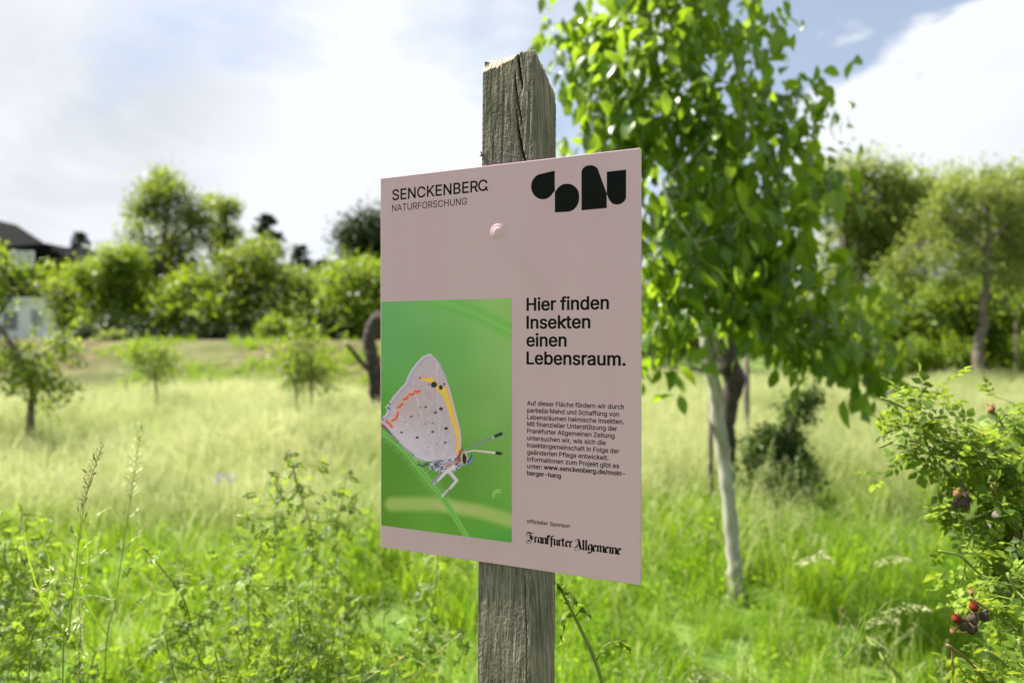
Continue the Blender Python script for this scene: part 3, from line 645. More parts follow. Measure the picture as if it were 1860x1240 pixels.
# newspaper name in blackletter, written with a broad nib
def blackletter():
    G = {
        'r': (.52, [[(-.1, .82), (.04, .95), (.04, .1), (.16, 0)], [(.04, .75), (.24, .98), (.38, .88)]]),
        'a': (.66, [[(.42, .92), (.18, .98), (.02, .75), (.02, .2), (.14, .02), (.4, .25)], [(.42, .95), (.42, .12), (.56, .0)]]),
        'n': (.70, [[(-.1, .82), (.04, .95), (.04, .1), (.16, 0)], [(.04, .75), (.3, .98), (.46, .82), (.46, .12), (.58, 0)]]),
        'm': (1.08, [[(-.1, .82), (.04, .95), (.04, .1), (.14, 0)], [(.04, .75), (.26, .98), (.42, .82), (.42, .1), (.52, 0)], [(.42, .75), (.66, .98), (.82, .82), (.82, .12), (.95, 0)]]),
        'k': (.56, [[(.04, 1.5), (.04, .1), (.18, 0)], [(.04, 1.35), (.22, 1.52), (.34, 1.3), (.2, 1.08)], [(.1, .85), (.34, .92)]]),
        'f': (.48, [[(.38, 1.42), (.2, 1.5), (.06, 1.2), (.06, 0), (.02, -.45)], [(-.08, .92), (.34, .92)]]),
        'u': (.70, [[(-.1, .82), (.04, .95), (.04, .15), (.18, 0), (.42, .2)], [(.44, .95), (.44, .12), (.58, 0)]]),
        't': (.50, [[(.06, 1.35), (.06, .15), (.2, 0), (.34, .12)], [(-.1, .95), (.3, .95)]]),
        'e': (.58, [[(.08, .5), (.36, .72), (.2, .98), (.02, .78), (.02, .2), (.18, 0), (.42, .16)]]),
        'l': (.38, [[(-.04, 1.42), (.06, 1.5), (.06, .12), (.2, 0)]]),
        'g': (.66, [[(.42, .92), (.18, .98), (.02, .75), (.02, .25), (.16, .08), (.4, .25)], [(.44, .95), (.44, -.15), (.2, -.42), (-.02, -.25)]]),
        'i': (.36, [[(-.1, .82), (.06, .95), (.06, .12), (.2, 0)], [(.08, 1.38), (.1, 1.36)]]),
        'F': (.94, [[(-.32, 1.3), (-.18, 1.62), (.2, 1.5), (.5, 1.5), (.78, 1.62)], [(.42, 1.5), (.2, 1.18), (.42, .8), (.52, .4), (.2, .1), (-.1, .25)], [(.38, .92), (.7, 1.0)], [(.22, .82), (.36, .5)]]),
        'A': (.90, [[(.02, 1.5), (.26, 1.55), (.42, 1.0), (.56, .15), (.72, .02)], [(.36, 1.3), (.44, .6), (.5, .3)], [(.12, .6), (.5, .62)], [(-.18, .3), (.12, .26)]]),
    }
    HAIR = {'F': [[(-.32, 1.3), (-.36, 1.02), (-.12, .95), (.0, 1.12)], [(-.1, .25), (-.36, .1), (-.3, -.22), (.02, -.36), (.36, -.16), (.4, .02)]],
            'A': [[(.02, 1.5), (-.14, 1.32), (.0, 1.15)], [(.3, 1.2), (.12, .7), (-.1, .3)], [(-.18, .3), (-.3, .02), (-.1, -.28), (.2, -.24), (.32, -.02)]]}
    V, Fc = [], []; cnt = 0
    for word, (xa, ya), (xb, yb), xh in (('Frankfurter', (960.5, 982.5), (1041.5, 994.0), 10.4), ('Allgemeine', (1047.2, 996.8), (1130.0, 1006.2), 11.2)):
        u0, v0 = board_uv(xa, ya); u1, v1 = board_uv(xb, yb); v0 = v1 = (v0 + v1) / 2
        _, vt = board_uv(xa, ya - xh); _, vb = board_uv(xa, ya)
        sy = vt - vb; wid = sum(G[c][0] for c in word); sx = (u1 - u0) / wid
        x = u0
        for c in word:
            for strokes, nx, ny in ((G[c][1], .125, .10), (HAIR.get(c, []), .03, .035)):
                for st in strokes:
                    st = smooth_path(st, 3) if len(st) > 2 else np.array(st)
                    for p, q in zip(st[:-1], st[1:]):
                        pts = [(p[0] - nx, p[1] + ny * -1), (p[0] + nx, p[1] + ny), (q[0] + nx, q[1] + ny), (q[0] - nx, q[1] - ny)]
                        b = len(V); cnt += 1
                        V += [(x + a * sx, -.0001 - (cnt % 40) * 1.5e-6, v0 + h * sy) for a, h in pts]; Fc.append([b, b + 1, b + 2, b + 3])
                        # vertical body of the nib so strokes parallel to it keep some thickness
                        t = .035
                        pts = [(p[0] - t, p[1]), (p[0] + t, p[1]), (q[0] + t, q[1]), (q[0] - t, q[1])]
                        b = len(V); cnt += 1
                        V += [(x + a * sx, -.0001 - (cnt % 40) * 1.5e-6, v0 + h * sy) for a, h in pts]; Fc.append([b, b + 1, b + 2, b + 3])
            x += G[c][0] * sx
    obj('newspaper_name', make_mesh('newspaper_name', V, Fc, [INK], smooth=False), sign)
blackletter()

# --- butterfly photograph printed on the board ------------------------------
def build_picture():
    cs = [board_uv(691.6, 547.8), board_uv(929.7, 541.6), board_uv(929.7, 984.3), board_uv(691.6, 953.8)]
    uL = -BW / 2 + .0016; uR = (cs[1][0] + cs[2][0]) / 2
    vT = (cs[0][1] + cs[1][1]) / 2; vB = (cs[2][1] + cs[3][1]) / 2
    nu, nv = 220, 400
    U, Vv = np.meshgrid(np.linspace(uL, uR, nu), np.linspace(vB, vT, nv))
    X, Y = board_px(U, Vv)
    X = X.ravel(); Y = Y.ravel()

    def C(*c): return np.array(srgb(*c))
    def poly_sd(pts, x=X, y=Y):
        pts = np.array(pts, float); n = len(pts)
        d = np.full(x.shape, 1e9); ins = np.zeros(x.shape, bool)
        for i in range(n):
            a, b = pts[i], pts[(i + 1) % n]
            e = b - a; wx, wy = x - a[0], y - a[1]
            t = np.clip((wx * e[0] + wy * e[1]) / max(e.dot(e), 1e-9), 0, 1)
            d = np.minimum(d, np.hypot(wx - e[0] * t, wy - e[1] * t))
            c = ((a[1] > y) != (b[1] > y)) & (x < (b[0] - a[0]) * (y - a[1]) / (b[1] - a[1] + 1e-12) + a[0])
            ins ^= c
        return np.where(ins, -d, d)
    def line_d(pts):
        """distance to a polyline and the position 0..1 along it"""
        pts = np.array(pts, float); seg = np.hypot(*(pts[1:] - pts[:-1]).T); tot = seg.sum(); acc = 0
        d = np.full(X.shape, 1e9); s = np.zeros(X.shape)
        for i in range(len(pts) - 1):
            a, b = pts[i], pts[i + 1]; e = b - a
            t = np.clip(((X - a[0]) * e[0] + (Y - a[1]) * e[1]) / max(e.dot(e), 1e-9), 0, 1)
            q = np.hypot(X - a[0] - e[0] * t, Y - a[1] - e[1] * t)
            k = q < d; d = np.where(k, q, d); s = np.where(k, (acc + t * seg[i]) / tot, s); acc += seg[i]
        return d, s
    col = np.zeros((X.size, 3))
    gx = np.array([690, 810, 930.]); gy = np.array([545, 640, 740, 850, 985.])
    G = np.array([[C(92, 176, 92), C(108, 180, 86), C(134, 192, 92)], [C(86, 172, 84), C(98, 176, 80), C(126, 182, 90)],
                  [C(78, 158, 42), C(96, 166, 66), C(118, 174, 84)], [C(82, 146, 22), C(84, 152, 42), C(104, 166, 62)],
                  [C(78, 140, 14), C(92, 164, 38), C(78, 164, 48)]])
    ix = np.clip((X - 690) / 120, 0, 1.999); iy = np.interp(Y, gy, np.arange(5)); iy = np.clip(iy, 0, 3.999)
    a, b = ix.astype(int), iy.astype(int); fx, fy = ix - a, iy - b
    fx = fx * fx * (3 - 2 * fx); fy = fy * fy * (3 - 2 * fy)
    col = (G[b, a] * ((1 - fx) * (1 - fy))[:, None] + G[b, a + 1] * (fx * (1 - fy))[:, None] + G[b + 1, a] * ((1 - fx) * fy)[:, None] + G[b + 1, a + 1] * (fx * fy)[:, None])
    col *= (1 + .16 * (vnoise(X / 55, Y / 70, 5) - .5))[:, None]
    def put(mask, c):
        nonlocal col
        mask = np.clip(mask, 0, 1)[:, None]; col = col * (1 - mask) + np.asarray(c) * mask
    def soft(sd, w): return sstep(w, -w, sd)
    # blurred blades behind
    d, s = line_d([(770, 541), (830, 556), (880, 577), (935, 606)]); put(soft(d - 13, 9) * .75, C(92, 184, 56)); put(soft(d - 4, 5) * .5, C(122, 200, 96))
    d, s = line_d([(712, 915), (790, 915), (870, 928), (940, 948)]); put(soft(d - 12, 7) * .85, C(158, 194, 92)); put(soft(d - 4, 6) * sstep(.2, .4, s) * sstep(.8, .6, s) * .5, C(178, 184, 128))
    put(soft(poly_sd([(850, 978), (935, 962), (935, 990), (850, 990)]), 8) * .6, C(60, 158, 60))
    # the stem it sits on
    stem = [(688, 781), (712, 797), (738, 820), (765, 855), (796, 893.6), (815.4, 920.7), (834.7, 951.7), (850, 978)]
    d, s = line_d(stem)
    hair = (vnoise(X * 1.3, Y * 1.3, 11) > .62)
    put(soft(d - 12, 4) * hair * .28 * (Y < 930), C(190, 225, 170))
    put(soft(d - 5.0, 1.5), C(96, 178, 52)); put(soft(np.abs(d - 2.5) - 1.0, 1.0) * .5, C(150, 214, 120)); put(soft(d - 1.2, 1.6) * .5, C(70, 160, 40))
    # legs behind the body
    for pts, w, c in (([(795, 832), (768, 837), (750, 831)], 2.4, (165, 165, 180)), ([(777, 842), (768, 846), (759, 843)], 2.0, (60, 75, 85)),
                      ([(801, 860), (793, 868), (787, 875)], 3.2, (130, 140, 140))):
        d, s = line_d(pts); put(soft(d - w * (1 - .3 * s), 1), C(*c))
    # wings
    wing = [(779.2, 643), (783, 643.6), (786, 645.8), (794.3, 654), (799.5, 661.5), (803.9, 671.2), (809.3, 683.5), (816.2, 706.8), (823.1, 734.3), (829.9, 760.3), (835.4, 783.6), (836.9, 796), (836.7, 806.3), (835.5, 818.4),
            (833, 825.6), (824.6, 832.9), (812.6, 837), (799.3, 837), (776, 836), (764, 832.5), (755.7, 829), (738, 818), (728, 808), (716.7, 796.9), (703.7, 777.5), (697, 771), (690, 766), (693, 762), (695.5, 757.6), (699.5, 754), (702.3, 750.7), (704, 745), (701, 738.4),
            (707.8, 731.5), (714, 721), (721.5, 712.3), (729, 704), (736.6, 695.8), (742.1, 682.1), (749, 669.8), (758.6, 657.4), (768.2, 647.8)]
    sd = poly_sd(wing)
    fr = (vnoise(X * 1.1, Y * 1.1, 21) - .5) * 2.6 * sstep(745, 705, X)
    put(soft(sd - .6 + fr, .8), C(205, 206, 222))
    inner = soft(sd + 1.4, 1.0)
    basec = C(178, 171, 180)[None] * (1 + .14 * (vnoise(X / 5, Y / 5, 31) - .5) + .20 * (vnoise(X / 1.4, Y / 2.0, 33) - .5))[:, None]
    lower = sstep(735, 690, X + (Y - 800) * -.6)[:, None] * 0
    lightness = sstep(735, 840, Y - .5 * (X - 760))[:, None]
    basec = basec * (1 - .55 * lightness) + C(212, 214, 234)[None] * .55 * lightness
    warm = (sstep(60, 10, np.hypot(X - 740, Y - 735)) * .3)[:, None]
    basec = basec * (1 - warm) + C(186, 160, 150)[None] * warm
    # veins radiating from the wing base
    ang = np.arctan2(Y - 838, X - 800); vein = np.abs(((ang * 9 / math.pi + .2 * vnoise(X / 20, Y / 20, 41)) % 1) - .5)
    rr = np.hypot(X - 800, Y - 838)
    vm = (sstep(.06, .0, vein) * .22 * sstep(14, 60, rr))[:, None]
    basec = basec * (1 - vm) + C(228, 222, 232)[None] * vm
    streak = (sstep(.6, .8, vnoise(ang * 40, rr / 14, 43)) * .35 * sstep(75, 20, rr))[:, None]
    basec = basec * (1 - streak) + C(96, 112, 150)[None] * streak
    put(inner, basec)
    # bluish margin
    edge = poly_sd(wing) + 5
    m_ = soft(np.abs(edge) - 1.6, 1.4) * sstep(790, 775, X) * sstep(775, 765, Y)
    put(m_ * .75, C(152, 158, 196))
    # edge of the hind wing over the fore wing
    hw, _ = line_d([(737, 693), (750, 689), (765, 690), (777, 696), (790, 706), (801, 716), (806, 727), (813, 747), (820, 768), (826, 794), (828, 808), (826, 820), (817, 833)])
    put(soft(hw - 1.2, 1.2) * .65, C(168, 172, 208))
    # yellow-orange band
    band = [(761.5, 686), (767, 685), (772, 686), (777.8, 684.9), (782, 683.6), (786, 685.2), (788.8, 690.4), (794, 699), (801, 707), (806, 702), (809, 699.5), (812.1, 706.8), (817.6, 726), (823, 746.6), (828.5, 767.2), (832.7, 780.9), (834, 794), (834.4, 806), (832, 821),
            (828.9, 824.4), (826.8, 819.6), (829, 806.3), (828.2, 794.2), (824.5, 781), (820.3, 767.2), (813.5, 746.6), (806.6, 726), (802.5, 716.4), (794, 709.5), (786, 701.3), (780.5, 694.5), (772.3, 692.4), (764, 689)]
    sb = poly_sd(band)
    put(soft(sb - .7, 1.3) * .8, C(236, 150, 96)); put(soft(sb + 1.0, 1.0), C(252, 198, 0))
    put(soft(np.hypot(X - 764, Y - 686.5) - 2.4, 1.5) * .8, C(220, 120, 70))
    put(soft(np.hypot(X - 762.5, Y - 686) - 1.6, 1) * .8, C(80, 50, 50))
    rim, _ = line_d([(786, 645.8), (794.3, 654), (803.9, 671.2), (812, 693), (822, 730), (832, 770), (836.3, 796), (835.5, 818)])
    put(soft(rim - .8, .8) * .6 * sstep(720, 680, Y), C(70, 72, 84)); put(soft(rim - 1.1, 1.0) * .6 * sstep(690, 730, Y), C(224, 176, 168))
    def spot(x, y, rx, ry, c=(12, 14, 24), a=1.0, w=.22):
        q = np.hypot((X - x) / rx, (Y - y) / ry); put(sstep(1 + w, 1 - w, q) * a, C(*c))
    spot(788.3, 698.4, 5.6, 5.6); spot(800.8, 703.4, 3.6, 4.4); spot(807, 697.2, 1.8, 2.4); spot(779, 698, 1.0, 3.0, (80, 86, 120), .8)
    for x, y, r, a in ((773.4, 738.8, 2.3, .7), (763, 739.4, 1.8, .35), (801, 742, 3.2, .85), (791, 749, 2.9, .7), (747, 756.2, 2.0, .75), (760, 754, 1.7, .3), (736, 766.5, 2, .3), (773, 769.5, 2.0, .45), (786, 768, 2.0, .5),
                       (810.4, 777.7, 3.0, .9), (786, 784, 2.3, .8), (729.5, 785, 2.0, .95), (757.9, 794.3, 2.4, .95), (809, 803.2, 2.0, .9), (793.2, 805, 1.5, .45), (778.6, 812, 1.2, .4), (731.5, 774, 1.1, .3)):
        spot(x, y, r * 1.15, r * .95, (26, 26, 36), min(1, a * 1.15), .35)
    put(soft(np.hypot(X - 780, Y - 716) - 7, 5) * .35, C(176, 140, 146))
    for pts in ([(754, 710), (759, 712), (763, 709)], [(744, 715.5), (749, 717), (752, 714)], [(733, 725), (738, 724.5), (741, 720.5)], [(723, 740), (727.5, 737.5), (731, 733)],
                [(712.5, 763.5), (718.5, 761), (722, 754), (723, 749)], [(702, 764), (707, 769), (712, 775)], [(696, 772), (700, 776)]):
        d, s = line_d(pts); put(soft(d - 3.2, 2.4) * .3, C(236, 140, 104)); put(soft(d - 1.9, 1.1), C(226, 70, 16))
    for x, y in ((704, 740), (706.5, 742), (695, 761), (708, 733.5)): spot(x, y, 2.4, 1.6, (40, 50, 64), .8, .4)
    d, s = line_d([(691, 769), (703, 779), (712, 790), (722, 801)]); put(soft(d - 2.6, 1.4) * .85 * (vnoise(X, Y * .8, 51) * .5 + .5), C(52, 60, 72))
    d, s = line_d([(722, 801), (740, 818), (752, 826)]); put(soft(d - 1.4, 1.2) * .7, C(70, 84, 96))
    # body
    def fur(pts, c1, c2, seed):
        sdb = poly_sd(pts) + (vnoise(X * .9, Y * .9, seed) - .5) * 3
        n = sstep(.25, .75, vnoise(X / 1.7 + Y * .3, Y / 2.4, seed + 1))[:, None]
        put(soft(sdb, 1.2), C(*c1)[None] * (1 - n) + C(*c2)[None] * n)
    fur([(779, 842), (786, 836), (800, 834), (824, 833), (835, 830), (840, 842), (834, 853), (820, 857), (803, 858), (790, 855), (780, 852)], (70, 84, 112), (196, 200, 216), 61)
    fur([(788, 838), (798, 836), (803, 842), (796, 850), (788, 850)], (52, 66, 96), (130, 142, 170), 63)
    fur([(806, 842), (824, 836), (834, 838), (820, 846), (808, 848)], (150, 120, 122), (190, 160, 160), 65)
    fur([(829, 834), (834, 818), (840, 815), (846, 820), (842, 834), (834, 840)], (110, 48, 24), (168, 92, 52), 67)
    fur([(838, 836), (846, 845), (854, 843), (859, 834), (858, 824), (855, 830), (849, 836), (842, 834)], (66, 88, 124), (140, 160, 190), 69)
    spot(843, 831.5, 6.0, 12.5, (196, 190, 190)); spot(843.8, 832, 4.4, 11, (10, 10, 12)); 
    d, s = line_d([(844, 821), (849, 830), (848, 840)]); put(soft(d - .8, .8), C(205, 200, 190))
    d, s = line_d([(850, 838), (856, 832), (857, 824)]); put(soft(d - 2.2 * (1 - .5 * s), 1), C(54, 84, 120))
    # legs in front
    for pts, w, c in (([(824, 847), (808, 859), (796, 872), (788.5, 880)], 2.8, (214, 212, 214)), ([(817, 857), (829.5, 872), (818, 886), (803, 900.5)], 2.7, (206, 208, 216))):
        d, s = line_d(pts); put(soft(d - w * (1.2 - .6 * s), .9), C(*c)); put(soft(d - .7, 1) * .4, C(150, 156, 170))
    d, s = line_d([(795, 873), (788.5, 881)]); put(soft(d - 1.5, .8) * (((s * 9) % 1) > .45), C(40, 50, 60))
    d, s = line_d([(816, 889), (809, 901)]); put(soft(d - 1.6, 1) * .8, C(110, 120, 120))
    # antennae
    d, s = line_d([(846, 817), (870, 804), (888, 796.5), (908, 788.5)])
    put(soft(d - (1.0 + 1.3 * s), .8), C(150, 164, 176)); put(soft(d - (.8 + 1.2 * s), .6) * (((s * 24) % 1) > .5) * (s < .75), C(54, 70, 84)); put(soft(d - 3, 1) * (s > .84), C(22, 34, 58)); put(soft(np.hypot(X - 910, Y - 787.5) - 3.4, 1), C(22, 32, 52))
    d, s = line_d([(846, 821), (861, 817.8), (885, 820.3), (909, 823.2)])
    put(soft(d - (1.0 + 1.3 * s), .8), C(206, 206, 190)); put(soft(d - 3, 1) * (s > .86), C(24, 22, 20)); put(soft(np.hypot(X - 914, Y - 823.5) - 2.0, 1), C(176, 110, 50))
    # print grain
    col *= (1 + .05 * (rng.random(len(X)) - .5))[:, None]
    col = col * .9 + col.mean(axis=1, keepdims=True) * .1
    col = np.clip(col * np.array([1.36, 1.0, 1.30]) + .004, 0, .92)      # strong coated inks
    # second bolt head pressed up under the print
    ub, vb = board_uv(905.5, 901)
    r = np.hypot(U.ravel() - ub, Vv.ravel() - vb)
    h = .0004 * sstep(.0108, .0080, r) + .00025 * sstep(.0078, .006, r) - .0002 * sstep(.0085, .0078, r) * sstep(.0068, .0075, r)
    V = np.stack([U.ravel(), -.0001 - h, Vv.ravel()], -1)
    i = np.arange(nu - 1)[None, :] + np.arange(nv - 1)[:, None] * nu
    Fc = np.stack([i, i + 1, i + 1 + nu, i + nu], -1).reshape(-1, 4)
    m, nt, N, L, out = new_mat('printed_photo')
    at = N.new('ShaderNodeAttribute'); at.attribute_name = 'print_colour'
    pb = N.new('ShaderNodeBsdfPrincipled'); L.new(at.outputs['Color'], pb.inputs['Base Color']); pb.inputs['Roughness'].default_value = .42
    pb.inputs['Specular IOR Level'].default_value = .4
    L.new(pb.outputs[0], out.inputs[0])
    rgba = np.concatenate([col, np.ones((len(col), 1))], 1)
    o = obj('butterfly_picture', make_mesh('butterfly_picture', V, Fc, [m], attrs={'print_colour': ('FLOAT_COLOR', rgba)}), sign)
    o['label'] = 'printed photo of a grey butterfly with orange markings on a green stem'
build_picture()

# ------------------------------------------------------------------ the post
def build_post():
    gap = .0048                                           # front of board -> front of post, at the board's foot
    root = thing('wooden_post', 'weathered square wooden post with a splintered top and a long crack, carrying the sign', 'post', (0, 0, 0))
    # the post leans back a little and stands slightly turned behind the board
    PN = (Matrix.Rotation(math.radians(-1.0), 3, 'Z') @ BN); PU = Vector((-PN.y, PN.x, 0)).normalized()
    PN = (Matrix.Rotation(math.radians(-5.0), 3, PU) @ PN).normalized(); PV = PU.cross(-PN).normalized()
    if PV.z < 0: PV = -PV
    assert PN.z > 0 and PN.dot(S) > BN.dot(S), (PN, PN.dot(S))
    c0 = BOARD_C + Vector((0, 0, B_BOT)) - BN * gap
    def front(px, py):                                    # photo position -> (u, z) on the post's front plane
        d = Vector(((px - CX) / F, 1, (CY - py) / F)); c = c0 - Vector((0, 0, EYE))
        q = d * (c.dot(PN) / d.dot(PN)); return (q - c).dot(PU), (q - c).dot(PV) + B_BOT
    uL0, z0 = front(877, 110); uL1, z1 = front(867.5, 1240)
    uR0, _ = front(972.5, 110); uR1, _ = front(968, 1240)
    W0, W1 = uR0 - uL0, uR1 - uL1
    depth = .083
    zt = front(972, 90)[1]
    zs = np.concatenate([np.linspace(-1.62, -.56, 12)[:-1], np.linspace(-.56, -.31, 170), np.linspace(-.31, .24, 16)[1:-1], np.linspace(.24, zt, 190)])
    # perimeter: left side, front, (worn corner), right side, back ; coordinate = (a across, b depth)
    fa = np.linspace(0, 1, 104)
    per = [(0, 1 - t) for t in np.linspace(0, 1, 14)[:-1]] + [(t, 0) for t in fa] + [(1, t) for t in np.linspace(0, 1, 56)[1:]] + [(1 - t, 1) for t in np.linspace(0, 1, 10)[1:-1]]
    per = np.array(per); n = len(per); m = len(zs)
    A = np.tile(per[:, 0], (m, 1)); B = np.tile(per[:, 1], (m, 1)) * depth; Z = np.tile(zs[:, None], (1, n)).copy()
    f = (Z - z1) / (z0 - z1)
    UL = uL1 + (uL0 - uL1) * f; Wd = W1 + (W0 - W1) * f
    U = UL + A * Wd
    isf = (B < 1e-6); isr = (A > .9999) & ~isf; isl = (A < 1e-4) & ~isf
    def proj(U, Z):
        x, y, z = (c0[k] + U * PU[k] + (Z - B_BOT) * PV[k] for k in range(3))
        return CX + F * x / y, CY - F * (z - EYE) / y
    px, py = proj(U, Z)
    # top outline: the highest row is bent to the sawn, splintered outline
    topx = [870, 877, 890, 903, 920, 936, 941, 949, 960, 968, 972, 975]; topy = [111, 110, 107, 104, 100.5, 97.7, 99, 93.5, 92.6, 91.5, 92, 93]
    base_u = np.array([front(x, 100)[0] for x in topx]); base_z = np.array([front(x, y)[1] for x, y in zip(topx, topy)])
    tf = np.interp(U, base_u, base_z)                     # for the front
    jag = (vnoise(U * 900, Z * 0, 71) - .5) * .0035 + (vnoise(U * 2200, Z * 0, 72) - .5) * .002
    tR = base_z[10] - B * .46 + (vnoise(B * 420, Z * 0, 73) - .5) * .006 - .001
    tL = base_z[1] - B * .12 + jag
    tB = base_z[1] - depth * .3 + (base_z[10] - depth * .46 - (base_z[1] - depth * .3)) * A
    Zt = np.where(isf, tf + jag, np.where(isr, tR, np.where(isl, tL, tB)))
    k = sstep(zs[-1] - .07, zs[-1], Z)
    Z = np.where(Z > zs[-1] - .0701, Z - k * (zs[-1] - Zt), Z)
    px, py = proj(U, Z)
    # displacement in depth for the front, sideways for the others
    g = (vnoise(U * 900, Z * 60, 81) - .5) * .0005 + (vnoise(U * 1900, Z * 500, 82) - .5) * .00035 + (vnoise(U * 200, Z * 15, 83) - .5) * .0008 + (vnoise(U * 900, Z * 900, 87) - .5) * .0004 + (vnoise(U * 400, Z * 300, 88) - .5) * .0004
    gr = (vnoise(B * 900, Z * 50, 84) - .5) * .0012 + (vnoise(B * 2200, Z * 240, 85) - .5) * .0008
    cr = np.zeros_like(U)
    def crack(path, w, dep):
        nonlocal cr
        pts = np.array(path, float)
        o = np.argsort(pts[:, 1]); pts = pts[o]
        cx = np.interp(py, pts[:, 1], pts[:, 0]) + (vnoise(py * .35, py * 0, 91) - .5) * 1.6
        t = (py - pts[0, 1]) / (pts[-1, 1] - pts[0, 1])
        ok = (t > 0) & (t < 1)
        ww = w * np.clip(np.sin(np.pi * np.clip(t, 0, 1)), .0, 1) ** .5 + .25
        cr = np.maximum(cr, np.where(ok & isf, dep * np.exp(-((px - cx) / ww) ** 2), 0))
    crack([(939.5, 88), (942, 110), (943.5, 125), (948, 152), (949.5, 164)], 1.5, .009)
    crack([(935.4, 126), (936, 150), (940.6, 186), (947, 217), (949, 228)], 1.15, .006)
    crack([(938, 198), (942, 235), (946, 262), (953, 291), (956, 335)], 1.35, .009)
    crack([(895, 235), (896, 262), (895, 300)], .7, .002)
    crack([(960, 150), (962, 200), (961, 260)], .6, .0015)
    crack([(953, 1048), (955, 1100), (957, 1180), (957, 1290)], .8, .003)
    # chipped-off top left corner: a slanting fresh cut
    chx = [877, 880, 890, 903, 911, 918, 932, 938, 940]; chy = [134, 132, 127, 123, 118, 114.5, 107, 100, 92]
    cl = np.interp(px, chx, chy, right=-50) + (vnoise(px * .5, px * 0, 95) - .5) * 5
    chip = np.clip((cl - py), 0, 60) * isf * (px < 940.5)
    V3 = lambda u, b, z: np.stack([c0[k] + u * PU[k] + (z - B_BOT) * PV[k] - b * PN[k] for k in range(3)], -1)
    bb = B.copy()
    bb = np.where(isf, g + cr + chip * .00052 + np.where(chip > 0, (vnoise(U * 700, Z * 20, 97) - .5) * .0016, 0), bb)
    # worn right corner, wider towards the bottom
    worn = np.interp(py, [90, 300, 1000, 1240], [1.0, 1.0, 12.5, 5.0])
    wpx = np.clip((px - (970.0 - worn)) / worn, 0, 1) * isf
    bb = bb + wpx ** 1.3 * np.interp(py, [90, 300, 1000, 1240], [.0012, .0012, .013, .006])
    uu = U + np.where(isr, gr, 0) - np.where(isl, gr, 0)
    # keep the right face starting where the worn corner ends
    bb = np.where(isr, np.interp(py, [90, 300, 1000, 1240], [.0012, .0012, .013, .006]) * (1 - B / depth) + B, bb)
    # rough top left silhouette and the small splinter
    VV = V3(uu, bb, Z).reshape(-1, 3)
    top = np.array([VV[(m - 1) * n:].mean(0)]); VV = np.vstack([VV, top + np.array([[0, 0, -.004]])])
    i = np.arange(n); j = np.arange(m - 1)[:, None] * n
    Fc = np.stack([j + i, j + (i + 1) % n, j + n + (i + 1) % n, j + n + i], -1).reshape(-1, 4)
    cap = np.stack([(m - 1) * n + i, (m - 1) * n + (i + 1) % n, np.full(n, m * n), np.full(n, m * n)], -1)
    fresh = np.concatenate([np.clip(chip.ravel() / 2.5, 0, 1), [1]])
    tipm = sstep(.010, .002, (Zt - Z)) * (vnoise((U + B) * 500, Z * 40, 99) > .45) * ((isr) | (px > 950)) * (Z > .3)
    fresh[:-1] = np.maximum(fresh[:-1], .75 * tipm.ravel())
    crk = np.concatenate([np.clip(cr.ravel() / .004, 0, 1), [0]])
    faces = [tuple(q) for q in Fc.tolist()] + [tuple(q[:3]) for q in cap.tolist()]
    mt, nt, N, L, out = new_mat('weathered_wood')
    tc = N.new('ShaderNodeTexCoord')
    rot = N.new('ShaderNodeMapping'); rot.inputs['Scale'].default_value = (260, 260, 9)
    L.new(tc.outputs['Object'], rot.inputs[0])
    n1 = N.new('ShaderNodeTexNoise'); n1.inputs['Scale'].default_value = 1; n1.inputs['Detail'].default_value = 8; n1.inputs['Roughness'].default_value = .7
    L.new(rot.outputs[0], n1.inputs['Vector'])
    n2 = N.new('ShaderNodeTexNoise'); n2.inputs['Scale'].default_value = 14; n2.inputs['Detail'].default_value = 6
    L.new(tc.outputs['Object'], n2.inputs['Vector'])
    n3 = N.new('ShaderNodeTexNoise'); n3.inputs['Scale'].default_value = 420; n3.inputs['Detail'].default_value = 4
    L.new(tc.outputs['Object'], n3.inputs['Vector'])
    c1 = ramp(N, L, n1.outputs['Fac'], [(.28, (.042, .036, .031)), (.5, (.165, .146, .128)), (.72, (.37, .335, .305))])
    c2 = ramp(N, L, n2.outputs['Fac'], [(.32, (.66, .68, .56)), (.5, (.92, .9, .84)), (.68, (1.1, 1.02, .97))])
    mul = N.new('ShaderNodeMix'); mul.data_type = 'RGBA'; mul.blend_type = 'MULTIPLY'; mul.inputs[0].default_value = 1
    L.new(c1, mul.inputs[6]); L.new(c2, mul.inputs[7])
    fr_ = N.new('ShaderNodeAttribute'); fr_.attribute_name = 'fresh'
    cf = ramp(N, L, n1.outputs['Fac'], [(.3, (.24, .15, .09)), (.5, (.50, .40, .30)), (.68, (.62, .55, .45))])
    mx = N.new('ShaderNodeMix'); mx.data_type = 'RGBA'; L.new(fr_.outputs['Fac'], mx.inputs[0]); L.new(mul.outputs[2], mx.inputs[6]); L.new(cf, mx.inputs[7])
    ck = N.new('ShaderNodeAttribute'); ck.attribute_name = 'crack'
    m3 = N.new('ShaderNodeMix'); m3.data_type = 'RGBA'; L.new(ck.outputs['Fac'], m3.inputs[0]); L.new(mx.outputs[2], m3.inputs[6]); m3.inputs[7].default_value = (.02, .017, .012, 1)
    pb = N.new('ShaderNodeBsdfPrincipled'); pb.inputs['Roughness'].default_value = .9; pb.inputs['Specular IOR Level'].default_value = .15
    L.new(m3.outputs[2], pb.inputs['Base Color'])
    ad = N.new('ShaderNodeMath'); ad.operation = 'ADD'; L.new(n1.outputs['Fac'], ad.inputs[0]); L.new(n3.outputs['Fac'], ad.inputs[1])
    b = N.new('ShaderNodeBump'); b.inputs['Strength'].default_value = .4; b.inputs['Distance'].default_value = .0006
    L.new(ad.outputs[0], b.inputs['Height']); L.new(b.outputs[0], pb.inputs['Normal'])
